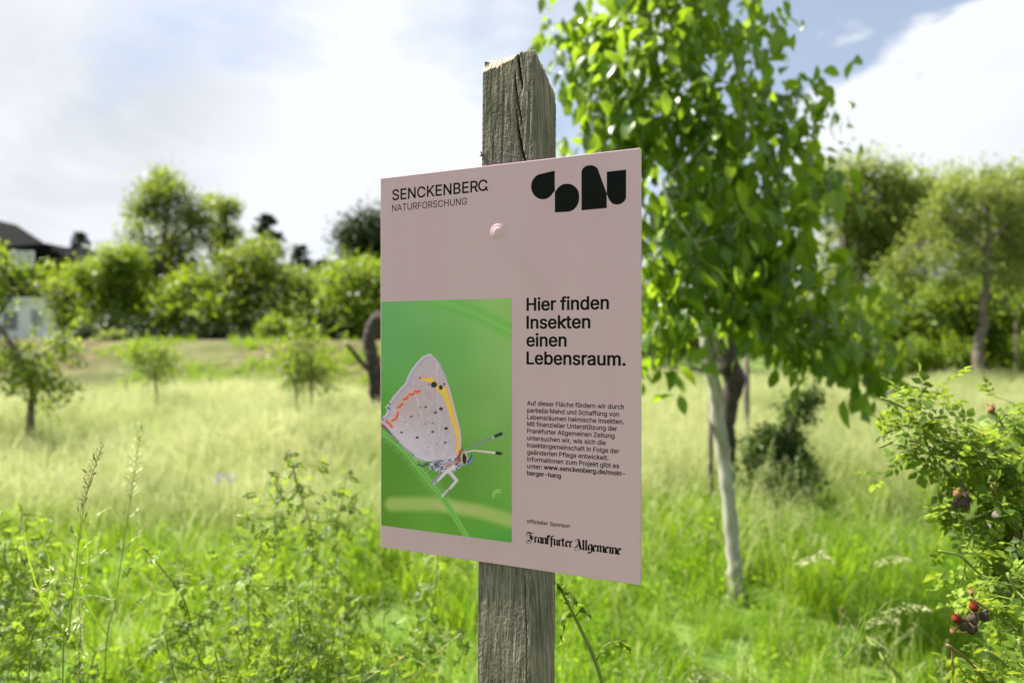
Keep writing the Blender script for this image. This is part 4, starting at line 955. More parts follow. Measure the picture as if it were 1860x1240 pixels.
    L.new(pb.outputs[0], out.inputs[0])
    me = make_mesh('shaft', VV, faces, [mt], attrs={'fresh': ('FLOAT', fresh), 'crack': ('FLOAT', crk)})
    me.materials[0] = mt
    o = obj('shaft', me, root)
    # knot splinter on the left edge
    sp = MB()
    for dx, dy, dz in ((-.004, 0, .006), (-.005, .001, -.002), (-.003, -.002, .001)):
        u, z = front(877, 281)
        p = c0 + PU * u + PV * (z - B_BOT)
        sp.tube([p, p + Vector((dx * .6, dy, dz * .5)), p + Vector((dx, dy, dz))], [.0022, .0018, .0006], 5)
    sp.build('splinter', mt, root)
build_post()

# ------------------------------------------------------------------ grass of the meadow
def blade_batch(n, spread, h0, h1, bend, width, segs=3):
    """n curved blades rooted in a disc; returns V, F (quads), tint"""
    r = spread * np.sqrt(rng.random(n)); th = rng.random(n) * 2 * math.pi
    base = np.stack([r * np.cos(th), r * np.sin(th), np.zeros(n)], -1)
    h = rng.uniform(h0, h1, n); az = rng.random(n) * 2 * math.pi
    lean = np.stack([np.cos(az), np.sin(az), np.zeros(n)], -1); b = rng.uniform(.2, 1, n) * bend
    side = np.stack([-np.sin(az + rng.normal(0, .5, n)), np.cos(az), np.zeros(n)], -1)
    V = []
    for k in range(segs + 1):
        t = k / segs
        c = base + lean * (h * b * t * t)[:, None] + np.array([0, 0, 1.]) * (h * (t - .35 * b * t * t))[:, None]
        w = width * (1 - t ** 1.8) * .5 + width * .03
        V.append(c - side * w); V.append(c + side * w)
    V = np.stack(V, 1)
    K = 2 * (segs + 1)
    f = np.array([[2 * i, 2 * i + 1, 2 * i + 3, 2 * i + 2] for i in range(segs)])
    Fc = f[None] + (np.arange(n) * K)[:, None, None]
    return V.reshape(-1, 3), Fc.reshape(-1, 4), np.repeat(rng.random(n), K)

def panicle_batch(n, spread, h0, h1, headlen, nsp, splen, width=.0016, droop=.5, wsp=.22):
    """n flowering stems with loose seed heads"""
    VS, FS, VH, FH = [], [], [], []
    sv, sf = np.array([(0, 0, 0), (-wsp * .5, .5, .06), (0, 1, 0), (wsp * .5, .5, .06)]), np.array([[0, 1, 2, 3]])
    nb = 0; P_, D_, S_ = [], [], []
    for i in range(n):
        r = spread * math.sqrt(rng.random()); th = rng.random() * 6.283
        b0 = np.array([r * math.cos(th), r * math.sin(th), 0]); h = rng.uniform(h0, h1)
        az = rng.normal(.4, 1.3); ln = np.array([math.cos(az), math.sin(az), 0]); bd = rng.uniform(.1, .5)
        ts = np.linspace(0, 1, 7)
        pts = b0 + ln * (h * bd * ts ** 2.4)[:, None] + np.array([0, 0, 1]) * (h * (ts - droop * bd * ts ** 3))[:, None]
        sd = np.array([-ln[1], ln[0], 0]) * width
        for a in range(6):
            k = len(VS); VS += [pts[a] - sd, pts[a] + sd, pts[a + 1] + sd, pts[a + 1] - sd]; FS.append([k, k + 1, k + 2, k + 3])
        for q in range(nsp):
            t = 1 - headlen / h * (q / nsp)
            c = np.array([np.interp(t, ts, pts[:, j]) for j in range(3)])
            g = rng.random() * 6.283; out_ = np.array([math.cos(g), math.sin(g), 0])
            w = math.sin(math.pi * min(1, .15 + q / nsp)) * splen
            P_.append(c + out_ * w * rng.uniform(.0, 1.4)); D_.append(out_ * .7 + ln * .4 + np.array([0, 0, rng.uniform(-.5, .9)])); S_.append(splen * rng.uniform(.7, 1.3))
    P_, D_ = np.array(P_), np.array(D_)
    V2, F2 = scatter(sv, sf, P_, D_, rng.normal(size=P_.shape), S_)
    return np.array(VS), np.array(FS), V2, F2

def join(parts):
    V, Fc, T, Mi = [], [], [], []; b = 0
    for v, f, t, mi in parts:
        V.append(v); Fc.append(f + b); T.append(t if hasattr(t, '__len__') else np.full(len(v), t)); Mi.append(np.full(len(f), mi)); b += len(v)
    return np.concatenate(V), np.concatenate(Fc), np.concatenate(T), np.concatenate(Mi)

def tuft(name, parts, mats):
    V, Fc, T, Mi = join(parts)
    return bpy.data.objects.new(name, make_mesh(name, V, Fc, mats, attrs={'tint': ('FLOAT', T)}, matidx=Mi))

def make_tufts():
    M_ = [MAT['grass'], MAT['palegrass'], MAT['seed'], MAT['darkseed']]
    lush, pale, low = [], [], []
    for k in range(4):
        a = blade_batch(70, .13, .16, .42, .75, .0055, 4)
        p = panicle_batch(1 if k != 2 else 5, .12, .42, .68, .18, 26, .013)
        lush.append(tuft('lush_tuft', [(a[0], a[1], a[2], 0), (p[0], p[1], .2, 1), (p[2], p[3], .3, 2)], M_))
    for k in range(4):
        a = blade_batch(40, .16, .25, .50, .8, .0045, 3)
        p = panicle_batch(12 + 2 * k, .17, .45, .78, .2, 26, .013, droop=.7)
        pale.append(tuft('pale_tuft', [(a[0], a[1], a[2], 1), (p[0], p[1], .5, 1), (p[2], p[3], rng.random() * .5, 2)], M_))
    sv, sf = leaf_shape(.34, 2, .2, .3, (.1, 1, .1))
    for k in range(2):                                     # low broad-leaved herbs
        n = 60; pos = np.stack([rng.normal(0, .09, n), rng.normal(0, .09, n), rng.uniform(.04, .3, n)], -1)
        v, f = scatter(sv, sf, pos, rng.normal(size=(n, 3)) * [1, 1, .4] + [0, 0, .2], rng.normal(size=(n, 3)) * .4 + [0, 0, 1], rng.uniform(.02, .045, n))
        a = blade_batch(30, .13, .12, .3, .7, .005, 3)
        low.append(tuft('herb_tuft', [(v, f, np.repeat(rng.random(n), len(sv)), 0), (a[0], a[1], a[2], 0)], M_))
    return lush, pale, low

def scatter_nodes(o, coll_objs, name):
    """instance the tufts on the vertices of o, turned and sized by its attributes"""
    coll = bpy.data.collections.new(name)
    for c in coll_objs: coll.objects.link(c)
    ng = bpy.data.node_groups.new(name, 'GeometryNodeTree')
    ng.interface.new_socket('Geometry', in_out='INPUT', socket_type='NodeSocketGeometry')
    ng.interface.new_socket('Geometry', in_out='OUTPUT', socket_type='NodeSocketGeometry')
    N, L = ng.nodes, ng.links
    gi, go = N.new('NodeGroupInput'), N.new('NodeGroupOutput')
    ip = N.new('GeometryNodeInstanceOnPoints'); ci = N.new('GeometryNodeCollectionInfo')
    ci.inputs['Collection'].default_value = coll; ci.inputs['Separate Children'].default_value = True
    ci.inputs['Reset Children'].default_value = True
    ip.inputs['Pick Instance'].default_value = True
    def attr(nm, tp):
        a = N.new('GeometryNodeInputNamedAttribute'); a.data_type = tp; a.inputs['Name'].default_value = nm
        return a.outputs[0]
    L.new(gi.outputs[0], ip.inputs['Points']); L.new(ci.outputs[0], ip.inputs['Instance'])
    L.new(attr('pick', 'INT'), ip.inputs['Instance Index'])
    cx = N.new('ShaderNodeCombineXYZ'); L.new(attr('tilt', 'FLOAT'), cx.inputs[0]); L.new(attr('turn', 'FLOAT'), cx.inputs[2])
    e2r = N.new('FunctionNodeEulerToRotation'); L.new(cx.outputs[0], e2r.inputs[0]); L.new(e2r.outputs[0], ip.inputs['Rotation'])
    L.new(attr('size', 'FLOAT'), ip.inputs['Scale'])
    L.new(ip.outputs[0], go.inputs[0])
    md = o.modifiers.new('scatter', 'NODES'); md.node_group = ng

def scatter_obj(name, pos, pick, size, protos, tilt=.15):
    me = bpy.data.meshes.new(name); me.vertices.add(len(pos)); me.vertices.foreach_set('co', np.asarray(pos, np.float32).ravel())
    a = me.attributes.new('pick', 'INT', 'POINT'); a.data.foreach_set('value', np.asarray(pick, np.int32))
    for nm, arr in (('size', size), ('turn', rng.random(len(pos)) * 6.283), ('tilt', rng.normal(0, tilt, len(pos)))):
        a = me.attributes.new(nm, 'FLOAT', 'POINT'); a.data.foreach_set('value', np.asarray(arr, np.float32))
    o = obj(name, me); tag(o, kind='stuff'); scatter_nodes(o, protos, name + '_tufts')
    return o

def field(n, y0, y1, side=1.05, power=1.0):
    y = (rng.random(n) * (y1 ** (2 * power) - y0 ** (2 * power)) + y0 ** (2 * power)) ** (1 / (2 * power))
    x = rng.uniform(-1, 1, n) * (y * .72 * side + 1.0)
    return x, y

def tall_zone(x, y):
    """1 where the meadow stands uncut and pale, 0 where it is short and lush"""
    b = 5.3 + 1.3 * (vnoise(x * .8 + 5, y * .1, 15) - .5) + np.where(x > .6, 1.8 * sstep(.6, 2.2, x) , 0)
    z = sstep(b - .3, b + .5, y)
    patch = sstep(.55, .75, vnoise(x * .5 + 3, y * .28 + 8, 17)) * sstep(9, 7, y) 
    return np.clip(z * (1 - .7 * patch), 0, 1)

def build_grass():
    lush, pale, low = make_tufts()
    # lush grass and herbs close by
    x, y = field(8200, 1.7, 13, 1.3)
    tz = tall_zone(x, y); keep = (rng.random(len(x)) > tz * .75) & ~((np.abs(x + .02) < .12) & (np.abs(y - 1.12) < .1))
    x, y = x[keep], y[keep]
    h = (.75 + .5 * vnoise(x * 1.3, y * 1.3, 23)) * (1 - .5 * np.exp(-(((x - 1.25) / .5) ** 2 + ((y - 3.8) / .6) ** 2)))
    pick = np.where(rng.random(len(x)) < .28, rng.integers(0, 2, len(x)), rng.integers(2, 6, len(x)))  # sorted by name: herb first
    o = scatter_obj('lush_grass', np.stack([x, y, ground_z(x, y) - .01], -1), pick, h * rng.uniform(.7, 1.15, len(x)) * .86, lush + low)
    o['label'] = 'short lush green grass and herbs around the sign'
    o['category'] = 'grass'
    # behind the camera and beside it as well
    # tall pale meadow
    x, y = field(22500, 4.3, 25, 1.35, power=.72)
    tz = tall_zone(x, y)
    keep = rng.random(len(x)) < tz * (1 - .55 * sstep(.62, .8, vnoise(x * .35, y * .16, 27))) + .04
    keep &= ~((y > 18.8 + .8 * vnoise(x * .8, y * 0, 47)) & (x / y < -.06))
    x, y = x[keep], y[keep]
    h = (.55 + .8 * vnoise(x * .7, y * .45, 29)) * (1 - .12 * sstep(8, 25, y))
    o = scatter_obj('meadow_grass', np.stack([x, y, ground_z(x, y) - .02], -1), rng.integers(0, 4, len(x)), h * rng.uniform(.75, 1.15, len(x)) * .95, pale, .2)
    o['label'] = 'tall pale seeding grass across the meadow'
    o['category'] = 'grass'
def bank_grass():
    lush, pale, low = make_tufts()
    x = rng.uniform(-30, -1.2, 4200); y = rng.uniform(18.6, 30, 4200)
    keep = (x / y < -.05) & (y < 26) & (vnoise(x * .55, y * .6, 61) + .9 * (x / y + .22) > .46)
    x, y = x[keep], y[keep]
    o = scatter_obj('bank_grass', np.stack([x, y, ground_z(x, y) - .02], -1), rng.integers(0, 6, len(x)), rng.uniform(.5, 1.1, len(x)), lush + low)
    o['label'] = 'patchy green grass on the brown bank below the left tree line'; o['category'] = 'grass'
build_grass(); bank_grass()

# ------------------------------------------------------------------ leaves and twigs
def compound_leaf(n_pairs=3, L=1.0, W=.19, fold=.25, rows=2):
    """a rose leaf: leaflets in pairs along a stalk and one at the tip"""
    lv, lf = leaf_shape(.34, rows, fold, .25, (.12, .85, 1.0, .6, .06) if rows > 2 else (.15, 1, .08))
    V, Fc = [], []; b = 0
    items = []
    for i in range(n_pairs):
        t = .28 + .62 * i / n_pairs
        for s in (-1, 1): items.append((t, s * math.radians(58), .36 * (.8 + .25 * i / n_pairs)))
    items.append((.66 + .08, 0, .44))
    for t, a, s in items:
        c, sn = math.cos(a), math.sin(a)
        v = lv * s
        x = v[:, 0] * c + v[:, 1] * sn; y = -v[:, 0] * sn + v[:, 1] * c
        V.append(np.stack([x + (sn * .03), y + t, v[:, 2] - .10 * t * t], -1)); Fc.append(lf + b); b += len(lv)
    st = np.array([(-.012, 0, 0), (.012, 0, 0), (.008, .78, -.06), (-.008, .78, -.06)])
    V.append(st); Fc.append(np.array([[0, 1, 2, 3]]) + b)
    return np.concatenate(V) * L, np.concatenate(Fc)

CAM = np.array([0, 0, EYE])

def in_frame(Pos, m=0):
    d = Pos - CAM; y = np.maximum(d[:, 1], .05)
    px = CX + F * d[:, 0] / y; py = CY - F * d[:, 2] / y
    return (px > -m) & (px < 1860 + m) & (py > -m) & (py < 1240 + m)

def add_leaves(root, shape, Pos, D, Nn, Sc, mat, singles=0, part='leaf', mass='foliage'):
    """the leaves that show largest become parts of their own, the others one mass"""
    order = np.argsort(np.linalg.norm(Pos - CAM, axis=1) / Sc + np.where(in_frame(Pos, -8), 0, 1e3))
    X, Y, Z = frames(D, Nn)
    if singles:
        lv, lf = shape
        variants = []
        for k in range(4):
            v = lv.copy(); v[:, 2] += .12 * (k - 1.5) * v[:, 1] ** 2 + .02 * rng.normal(size=len(v)); v[:, 0] *= 1 + .12 * (k - 1.5)
            variants.append(make_mesh(part, v, lf, [mat]))
        for j, i in enumerate(order[:singles]):
            o = bpy.data.objects.new(part, variants[j % 4]); COL.objects.link(o); o.parent = root
            M4 = Matrix.Identity(4)
            for r in range(3):
                M4[r][0], M4[r][1], M4[r][2] = X[i, r] * Sc[i], Y[i, r] * Sc[i], Z[i, r] * Sc[i]
                M4[r][3] = Pos[i, r] - root.location[r]
            o.matrix_local = M4
        rest = order[singles:]
    else: rest = order
    if len(rest):
        V, Fc = scatter(shape[0], shape[1], Pos[rest], D[rest], Nn[rest], Sc[rest])
        V = V - np.array(root.location)
        me = make_mesh(mass, V, Fc, [mat], attrs={'tint': ('FLOAT', np.repeat(rng.random(len(rest)), len(shape[0])))})
        o = obj(mass, me, root)
        if singles: o['kind'] = 'stuff'

def loc_path(root, pts):
    return [Vector(p) - Vector(root.location) for p in pts]

ROSE = compound_leaf(3, rows=2)
ROSEBIG = compound_leaf(2, rows=4)

def rose_bush(name, label, base, canes, leaf, size, mat, singles, spacing=.03, twig=.12, group=None, cat='rose bush', shape=None, rad=.003, side_n=1.0, hang=0):
    """canes: list of (points, stem material key). Leaves sit along the canes and on short side shoots."""
    root = thing(name, label, cat, base, group)
    Pp, Dd, Nn, Ss = [], [], [], []
    shoots = {}
    for pts, mk in canes:
        path = smooth_path(pts, 5)
        L_ = np.linalg.norm(np.diff(path, axis=0), axis=1).sum()
        mb = MB(); r = np.linspace(rad, rad * .35, len(path)) * (1 if L_ > .25 else .7)
        mb.tube(loc_path(root, path), r, 6)
        me_o = mb.build('cane', MAT[mk], root)
        nL = max(3, int(L_ / spacing))
        cum = np.concatenate([[0], np.cumsum(np.linalg.norm(np.diff(path, axis=0), axis=1))])
        sb = shoots.setdefault(mk, MB()); ang = rng.random() * 6.28
        for k in range(nL):
            s = (k + .5) / nL * L_
            c = np.array([np.interp(s, cum, path[:, j]) for j in range(3)])
            i = min(len(path) - 2, int(np.searchsorted(cum, s)) if s < cum[-1] else len(path) - 2); t = unit(path[i + 1] - path[max(i - 1, 0)])
            ang += 2.4
            a = unit(np.cross(t, [.3, .2, 1.])); b = np.cross(t, a); rad_dir = a * math.cos(ang) + b * math.sin(ang)
            frac = s / L_
            def put(p, d, sc):
                d = unit(d); n_ = unit(np.array([0, 0, 1.]) * 1.0 + rng.normal(size=3) * .45 + t * .3)
                Pp.append(p); Dd.append(d + np.array([0, 0, -hang])); Nn.append(n_); Ss.append(sc)
            put(c, rad_dir * .9 + t * .5 + rng.normal(size=3) * .2, size * rng.uniform(.6, 1.1) * (1 - .45 * frac ** 3))
            if rng.random() < .55 * side_n * (1 - frac * .6):
                Ls = twig * rng.uniform(.4, 1.2) * (1 - .5 * frac)
                e = c + unit(rad_dir + t * .6 + np.array([0, 0, .3])) * Ls; mid = (c + e) / 2 + rng.normal(size=3) * .006
                sb.tube(loc_path(root, [c, mid, e]), [rad * .45, rad * .38, rad * .2], 4, cap=False)
                m = max(2, int(Ls / .018)); dirs = unit(e - c)
                for q in range(m):
                    u = (q + 1) / m
                    put(c + (e - c) * u, dirs * .5 + unit(rng.normal(size=3)) * .9, size * rng.uniform(.5, .95))
    for mk, sb in shoots.items():
        if sb.v: sb.build('side_shoots', MAT[mk], root)['kind'] = 'stuff'
    add_leaves(root, shape or leaf, np.array(Pp), np.array(Dd), np.array(Nn), np.array(Ss), mat, singles)
    return root

def cane(pts, mk='stem', d=None):
    """pts as (px, py, depth)"""
    return ([tuple(P(*p)) for p in pts], mk)

def to_ground(pts):
    """continue a cane down to the soil"""
    x, y, z = pts[-1]
    return pts + [(x + random.uniform(-.05, .05), y + random.uniform(-.03, .05), (z + gz(x, y)) / 2), (x + random.uniform(-.1, .1), y + random.uniform(-.05, .08), gz(x, y) - .02)]

# --- young rose thicket, left of the post ---
C = []
for pts, mk in (([(525, 815, 1.9), (540, 880, 1.9), (565, 960, 1.9), (568, 1070, 1.9), (560, 1200, 1.92)], 'brown_stem'),
                ([(632, 850, 2.05), (616, 940, 2.05), (606, 1060, 2.05), (590, 1230, 2.1)], 'yellow_stem'),
                ([(430, 935, 1.75), (478, 955, 1.75), (465, 1010, 1.75), (420, 1070, 1.75), (350, 1150, 1.78), (300, 1250, 1.8)], 'yellow_stem'),
                ([(252, 985, 1.7), (300, 1040, 1.7), (335, 1090, 1.7), (352, 1160, 1.7), (372, 1260, 1.72)], 'brown_stem'),
                ([(448, 1020, 1.65), (452, 1120, 1.65), (456, 1260, 1.66)], 'stem'),
                ([(540, 1075, 1.62), (545, 1160, 1.62), (540, 1280, 1.62)], 'stem'),
                ([(505, 880, 2.1), (500, 960, 2.1), (520, 1060, 2.1), (540, 1200, 2.1)], 'stem'),
                ([(795, 1000, 2.0), (790, 1080, 2.0), (770, 1160, 2.0), (750, 1270, 2.02)], 'stem'),
                ([(838, 1150, 1.8), (790, 1190, 1.8), (740, 1250, 1.8), (700, 1330, 1.8)], 'yellow_stem'),
                ([(735, 1190, 1.6), (700, 1215, 1.6), (640, 1230, 1.6), (570, 1260, 1.6), (500, 1330, 1.62)], 'yellow_stem'),
                ([(660, 1080, 1.9), (640, 1150, 1.9), (620, 1260, 1.9)], 'stem'),
                ([(700, 1110, 2.2), (690, 1180, 2.2), (680, 1280, 2.2)], 'stem'),
                ([(420, 1130, 1.8), (440, 1180, 1.8), (460, 1280, 1.8)], 'brown_stem'),
                ([(620, 1120, 1.7), (600, 1190, 1.7), (590, 1290, 1.7)], 'brown_stem'),
                ([(500, 1150, 1.6), (505, 1210, 1.6), (510, 1300, 1.6)], 'stem'),
                ([(390, 1180, 1.55), (400, 1230, 1.55), (410, 1320, 1.55)], 'stem'),
                ([(580, 1170, 1.55), (575, 1230, 1.55), (560, 1320, 1.55)], 'stem'),
                ([(300, 1150, 1.6), (310, 1200, 1.6), (330, 1300, 1.6)], 'stem'),
                ([(655, 1190, 1.75), (660, 1240, 1.75), (650, 1330, 1.75)], 'stem'),
                ([(475, 1080, 2.0), (485, 1150, 2.0), (500, 1270, 2.0)], 'stem'),
                ([(590, 1010, 2.3), (585, 1090, 2.3), (575, 1200, 2.3)], 'stem'),
                ([(760, 1120, 2.3), (750, 1200, 2.3), (735, 1300, 2.3)], 'stem')):
    C.append((to_ground([tuple(P(*p)) for p in pts]), mk))
rose_bush('rose_bush', 'thicket of young rose canes with tiny leaflets in the grass left of the post', (-.5, 1.85, gz(-.5, 1.85)), C, None, .041, MAT['rose'], 280, spacing=.016, twig=.11, shape=ROSE, rad=.0019, side_n=1.35)

# --- dark rose bush at the left edge ---
C = []
for pts, mk in (([(40, 930, 1.95), (30, 1010, 1.95), (10, 1100, 1.95), (0, 1230, 2.0)], 'brown_stem'), ([(95, 960, 2.0), (70, 1020, 2.0), (40, 1100, 2.0), (20, 1240, 2.0)], 'stem'),
                ([(-20, 900, 1.9), (-30, 1000, 1.9), (-40, 1200, 1.9)], 'stem'), ([(70, 1040, 1.8), (60, 1110, 1.8), (40, 1240, 1.8)], 'brown_stem'),
                ([(10, 985, 1.8), (0, 1080, 1.8), (-10, 1240, 1.8)], 'stem'), ([(110, 1110, 1.7), (85, 1170, 1.7), (60, 1280, 1.7)], 'stem'), ([(30, 1130, 1.65), (20, 1190, 1.65), (10, 1300, 1.65)], 'stem'),
                ([(60, 980, 2.2), (50, 1060, 2.2), (40, 1200, 2.2)], 'stem'), ([(175, 1180, 1.7), (160, 1230, 1.7), (140, 1320, 1.7)], 'stem'), ([(-80, 960, 1.9), (-90, 1100, 1.9), (-90, 1280, 1.9)], 'stem'), ([(-140, 1000, 1.8), (-140, 1160, 1.8), (-150, 1320, 1.8)], 'stem')):
    C.append((to_ground([tuple(P(*p)) for p in pts]), mk))
rose_bush('rose_bush', 'dark green rose bush cut off by the left edge, behind the tall grass stalks', (-1.35, 1.95, gz(-1.35, 1.95)), C, None, .044, MAT['rose'], 150, spacing=.016, twig=.13, shape=ROSE, rad=.002, side_n=1.5)

# --- rose bush with dried hips, right edge ---
C = []
R = [([(1600, 722, 1.5), (1655, 752, 1.5), (1700, 835, 1.48), (1760, 890, 1.45), (1830, 950, 1.45), (1900, 1060, 1.48)], 'stem'),
     ([(1597, 812, 1.5), (1640, 800, 1.5), (1690, 812, 1.48), (1760, 850, 1.46), (1840, 900, 1.45)], 'stem'),
     ([(1612, 762, 1.52), (1650, 765, 1.5), (1720, 790, 1.5), (1790, 830, 1.48), (1880, 890, 1.45)], 'brown_stem'),
     ([(1800, 742, 1.55), (1822, 775, 1.55), (1826, 820, 1.54), (1850, 900, 1.5), (1900, 1000, 1.5)], 'stem'),
     ([(1870, 735, 1.6), (1835, 790, 1.58), (1820, 850, 1.55), (1870, 960, 1.5)], 'stem'),
     ([(1752, 785, 1.5), (1770, 820, 1.5), (1810, 870, 1.48), (1880, 960, 1.45)], 'stem'),
     ([(1705, 1000, 1.35), (1745, 1010, 1.35), (1775, 1038, 1.35), (1840, 1090, 1.35), (1920, 1200, 1.35)], 'stem'),
     ([(1720, 1170, 1.2), (1760, 1200, 1.2), (1800, 1250, 1.2), (1850, 1350, 1.2)], 'brown_stem'),
     ([(1730, 930, 1.42), (1770, 960, 1.42), (1830, 1000, 1.42), (1910, 1080, 1.42)], 'stem'),
     ([(1800, 880, 1.4), (1830, 930, 1.4), (1870, 1010, 1.4), (1920, 1130, 1.4)], 'brown_stem'),
     ([(1850, 820, 1.45), (1860, 900, 1.45), (1900, 1050, 1.45)], 'stem'),
     ([(1760, 1085, 1.25), (1800, 1110, 1.25), (1850, 1150, 1.25), (1930, 1250, 1.25)], 'stem'),
     ([(1830, 1040, 1.2), (1860, 1100, 1.2), (1920, 1200, 1.2)], 'stem'),
     ([(1790, 1180, 1.15), (1830, 1210, 1.15), (1900, 1300, 1.15)], 'stem'),
     ([(1860, 960, 1.35), (1880, 1050, 1.35), (1930, 1200, 1.35)], 'stem'),
     ([(1850, 1160, 1.1), (1870, 1220, 1.1), (1910, 1330, 1.1)], 'stem'),
     ([(1940, 700, 1.6), (1930, 850, 1.55), (1930, 1100, 1.5)], 'stem'), ([(2000, 760, 1.5), (2010, 950, 1.5), (1990, 1200, 1.5)], 'stem'),
     ([(1820, 1000, 1.55), (1850, 1100, 1.55), (1900, 1250, 1.55)], 'stem')]
for pts, mk in R:
    C.append((to_ground([tuple(P(*p)) for p in pts]), mk))
hips_bush = rose_bush('rose_bush', 'rose bush with oval leaves and dried dark hips at the right edge', (1.15, 1.42, gz(1.15, 1.42)), C, None, .070, MAT['rosebig'], 300, spacing=.021, twig=.12, shape=ROSEBIG, rad=.0028, side_n=1.5)

MAT['hip_dark'] = surf_mat('dried_hip', [(.02, .012, .01), (.06, .04, .03), (.16, .11, .08)], (300, 300, 300), bump=1, dist=.001)
MAT['hip_red'] = surf_mat('red_hip', [(.05, .008, .006), (.16, .02, .012), (.20, .05, .03)], (200, 200, 200), bump=1, dist=.001, rough=.9, spec=.08)
MAT['hip_rust'] = surf_mat('rust_bud', [(.12, .05, .025), (.24, .11, .05), (.30, .2, .09)], (200, 200, 200), bump=1, dist=.001)
MAT['petal'] = leaf_mat('faded_petal', [(.62, .46, .46), (.75, .66, .66)], (.8, .6, .6), .3, .5, .3)
def hips(px, py, d, spec):
    c = P(px, py, d)
    for dx, dy, mk, r in spec:
        p = P(px + dx, py + dy, d) - hips_bush.location
        mb = MB(); mb.ball(p, r, 9, 7, sc=(1, 1, 1.15), rough=.13)
        for k in range(5):                                  # withered sepals
            a = k * 1.257 + random.random(); q = p + Vector((math.cos(a) * r * .5, math.sin(a) * r * .5, r * 1.0))
            mb.tube([q, q + Vector((math.cos(a) * r * .6, math.sin(a) * r * .6, r * .7))], [r * .16, r * .05], 4)
        mb.build('rose_hip', MAT[mk], hips_bush)
        st = MB(); e = c - hips_bush.location + Vector((.02, .01, -.028))
        st.tube([p, (p + e) / 2 + Vector((0, 0, -.003)), e], [.0011, .0009, .0012], 5); st.build('hip_stalk', MAT['brown_stem'], hips_bush)
hips(1745, 905, 1.40, [(-6, -8, 'hip_rust', .0075), (2, 6, 'hip_dark', .009), (10, 12, 'hip_dark', .008), (-8, 10, 'hip_dark', .007), (8, -4, 'hip_dark', .007)])
hips(1755, 1120, 1.22, [(-18, 3, 'hip_red', .0068), (14, -18, 'hip_red', .0072), (-6, 14, 'hip_dark', .009), (10, 20, 'hip_dark', .009), (32, -2, 'hip_dark', .0085), (12, 2, 'hip_dark', .0085), (-24, 26, 'hip_rust', .005)])
hips(1800, 744, 1.54, [(0, 0, 'hip_rust', .008)]); hips(1752, 784, 1.49, [(0, 0, 'hip_rust', .006)]); hips(1787, 788, 1.49, [(0, 0, 'hip_rust', .005)])
hips(1764, 1076, 1.30, [(0, 0, 'hip_rust', .005)]); hips(1725, 830, 1.47, [(0, 0, 'hip_rust', .0045)])
pv, pf = leaf_shape(.42, 4, .25, -.3, (.3, .8, 1, .9, .3))
for (px, py, s, dr) in ((1803, 938, .018, (.5, -.2, .7)), (1822, 940, .014, (.9, -.2, .2)), (1795, 948, .011, (-.3, -.4, -.6))):
    p = P(px, py, 1.38) - hips_bush.location
    v, f = scatter(pv, pf, np.array([p]), np.array([dr]), np.array([[.2, -1, .4]]), [s])
    obj('petal', make_mesh('petal', v, f, [MAT['petal']]), hips_bush)

# --- single rose shoot right of the post ---
shoot = thing('rose_shoot', 'single young rose shoot with curled leaflets beside the lower right of the post', 'shoot', tuple(Vector((.17, 1.22, gz(.17, 1.22)))))
path = smooth_path([tuple(P(*p)) for p in ((1012, 1060, 1.16), (1030, 1092, 1.16), (1055, 1142, 1.16), (1075, 1185, 1.16), (1093, 1240, 1.16), (1105, 1330, 1.17), (1108, 1600, 1.2))] + [(.17, 1.22, gz(.17, 1.22) - .02)], 6)
mb = MB(); mb.tube(loc_path(shoot, path), np.interp(np.linspace(0, 1, len(path)), [0, .3, 1], [.0012, .0030, .0042]), 8); mb.build('stem', MAT['stem'], shoot)
sl = leaf_shape(.30, 5, .55, .55, (.15, .8, 1, .9, .6, .05))
Pp, Dd, Nn, Ss, = [], [], [], []
tw = MB()
for (x0, y0), pts in (((1050, 1130), [(1036, 1112), (1028, 1124), (1022, 1152)]), ((1083, 1200), [(1093, 1178), (1108, 1166), (1126, 1164), (1138, 1172)]), ((1046, 1118), [(1056, 1104), (1062, 1106)]), ((1032, 1092), [(1036, 1080), (1040, 1082)])):
    q = [P(x0, y0, 1.16)] + [P(x, y, 1.15) for x, y in pts]
    tw.tube(loc_path(shoot, q), [.0011] * (len(q) - 1) + [.0006], 5)
    for i in range(1, len(q)):
        for s in (-1, 1):
            d = (q[i] - q[i - 1]).normalized(); Pp.append(q[i]); Dd.append(np.array(d) + np.array([.3 * s, -.3, -.75])); Nn.append(np.array([s * .8, -.6, .5])); Ss.append(rng.uniform(.014, .024))
for k in range(26):                                       # the bud at the tip
    t = rng.random() ** 1.6; c = P(1012 + 26 * t + rng.normal(0, 2), 1062 + 36 * t + rng.normal(0, 2), 1.16)
    Pp.append(c); Dd.append(np.array([rng.normal(0, .6), rng.normal(0, .6), .9 - t])); Nn.append(rng.normal(size=3)); Ss.append(rng.uniform(.006, .013))
tw.build('side_shoots', MAT['stem'], shoot)['kind'] = 'stuff'
add_leaves(shoot, sl, np.array(Pp), np.array(Dd), np.array(Nn), np.array(Ss), MAT['rose'], len(Pp))

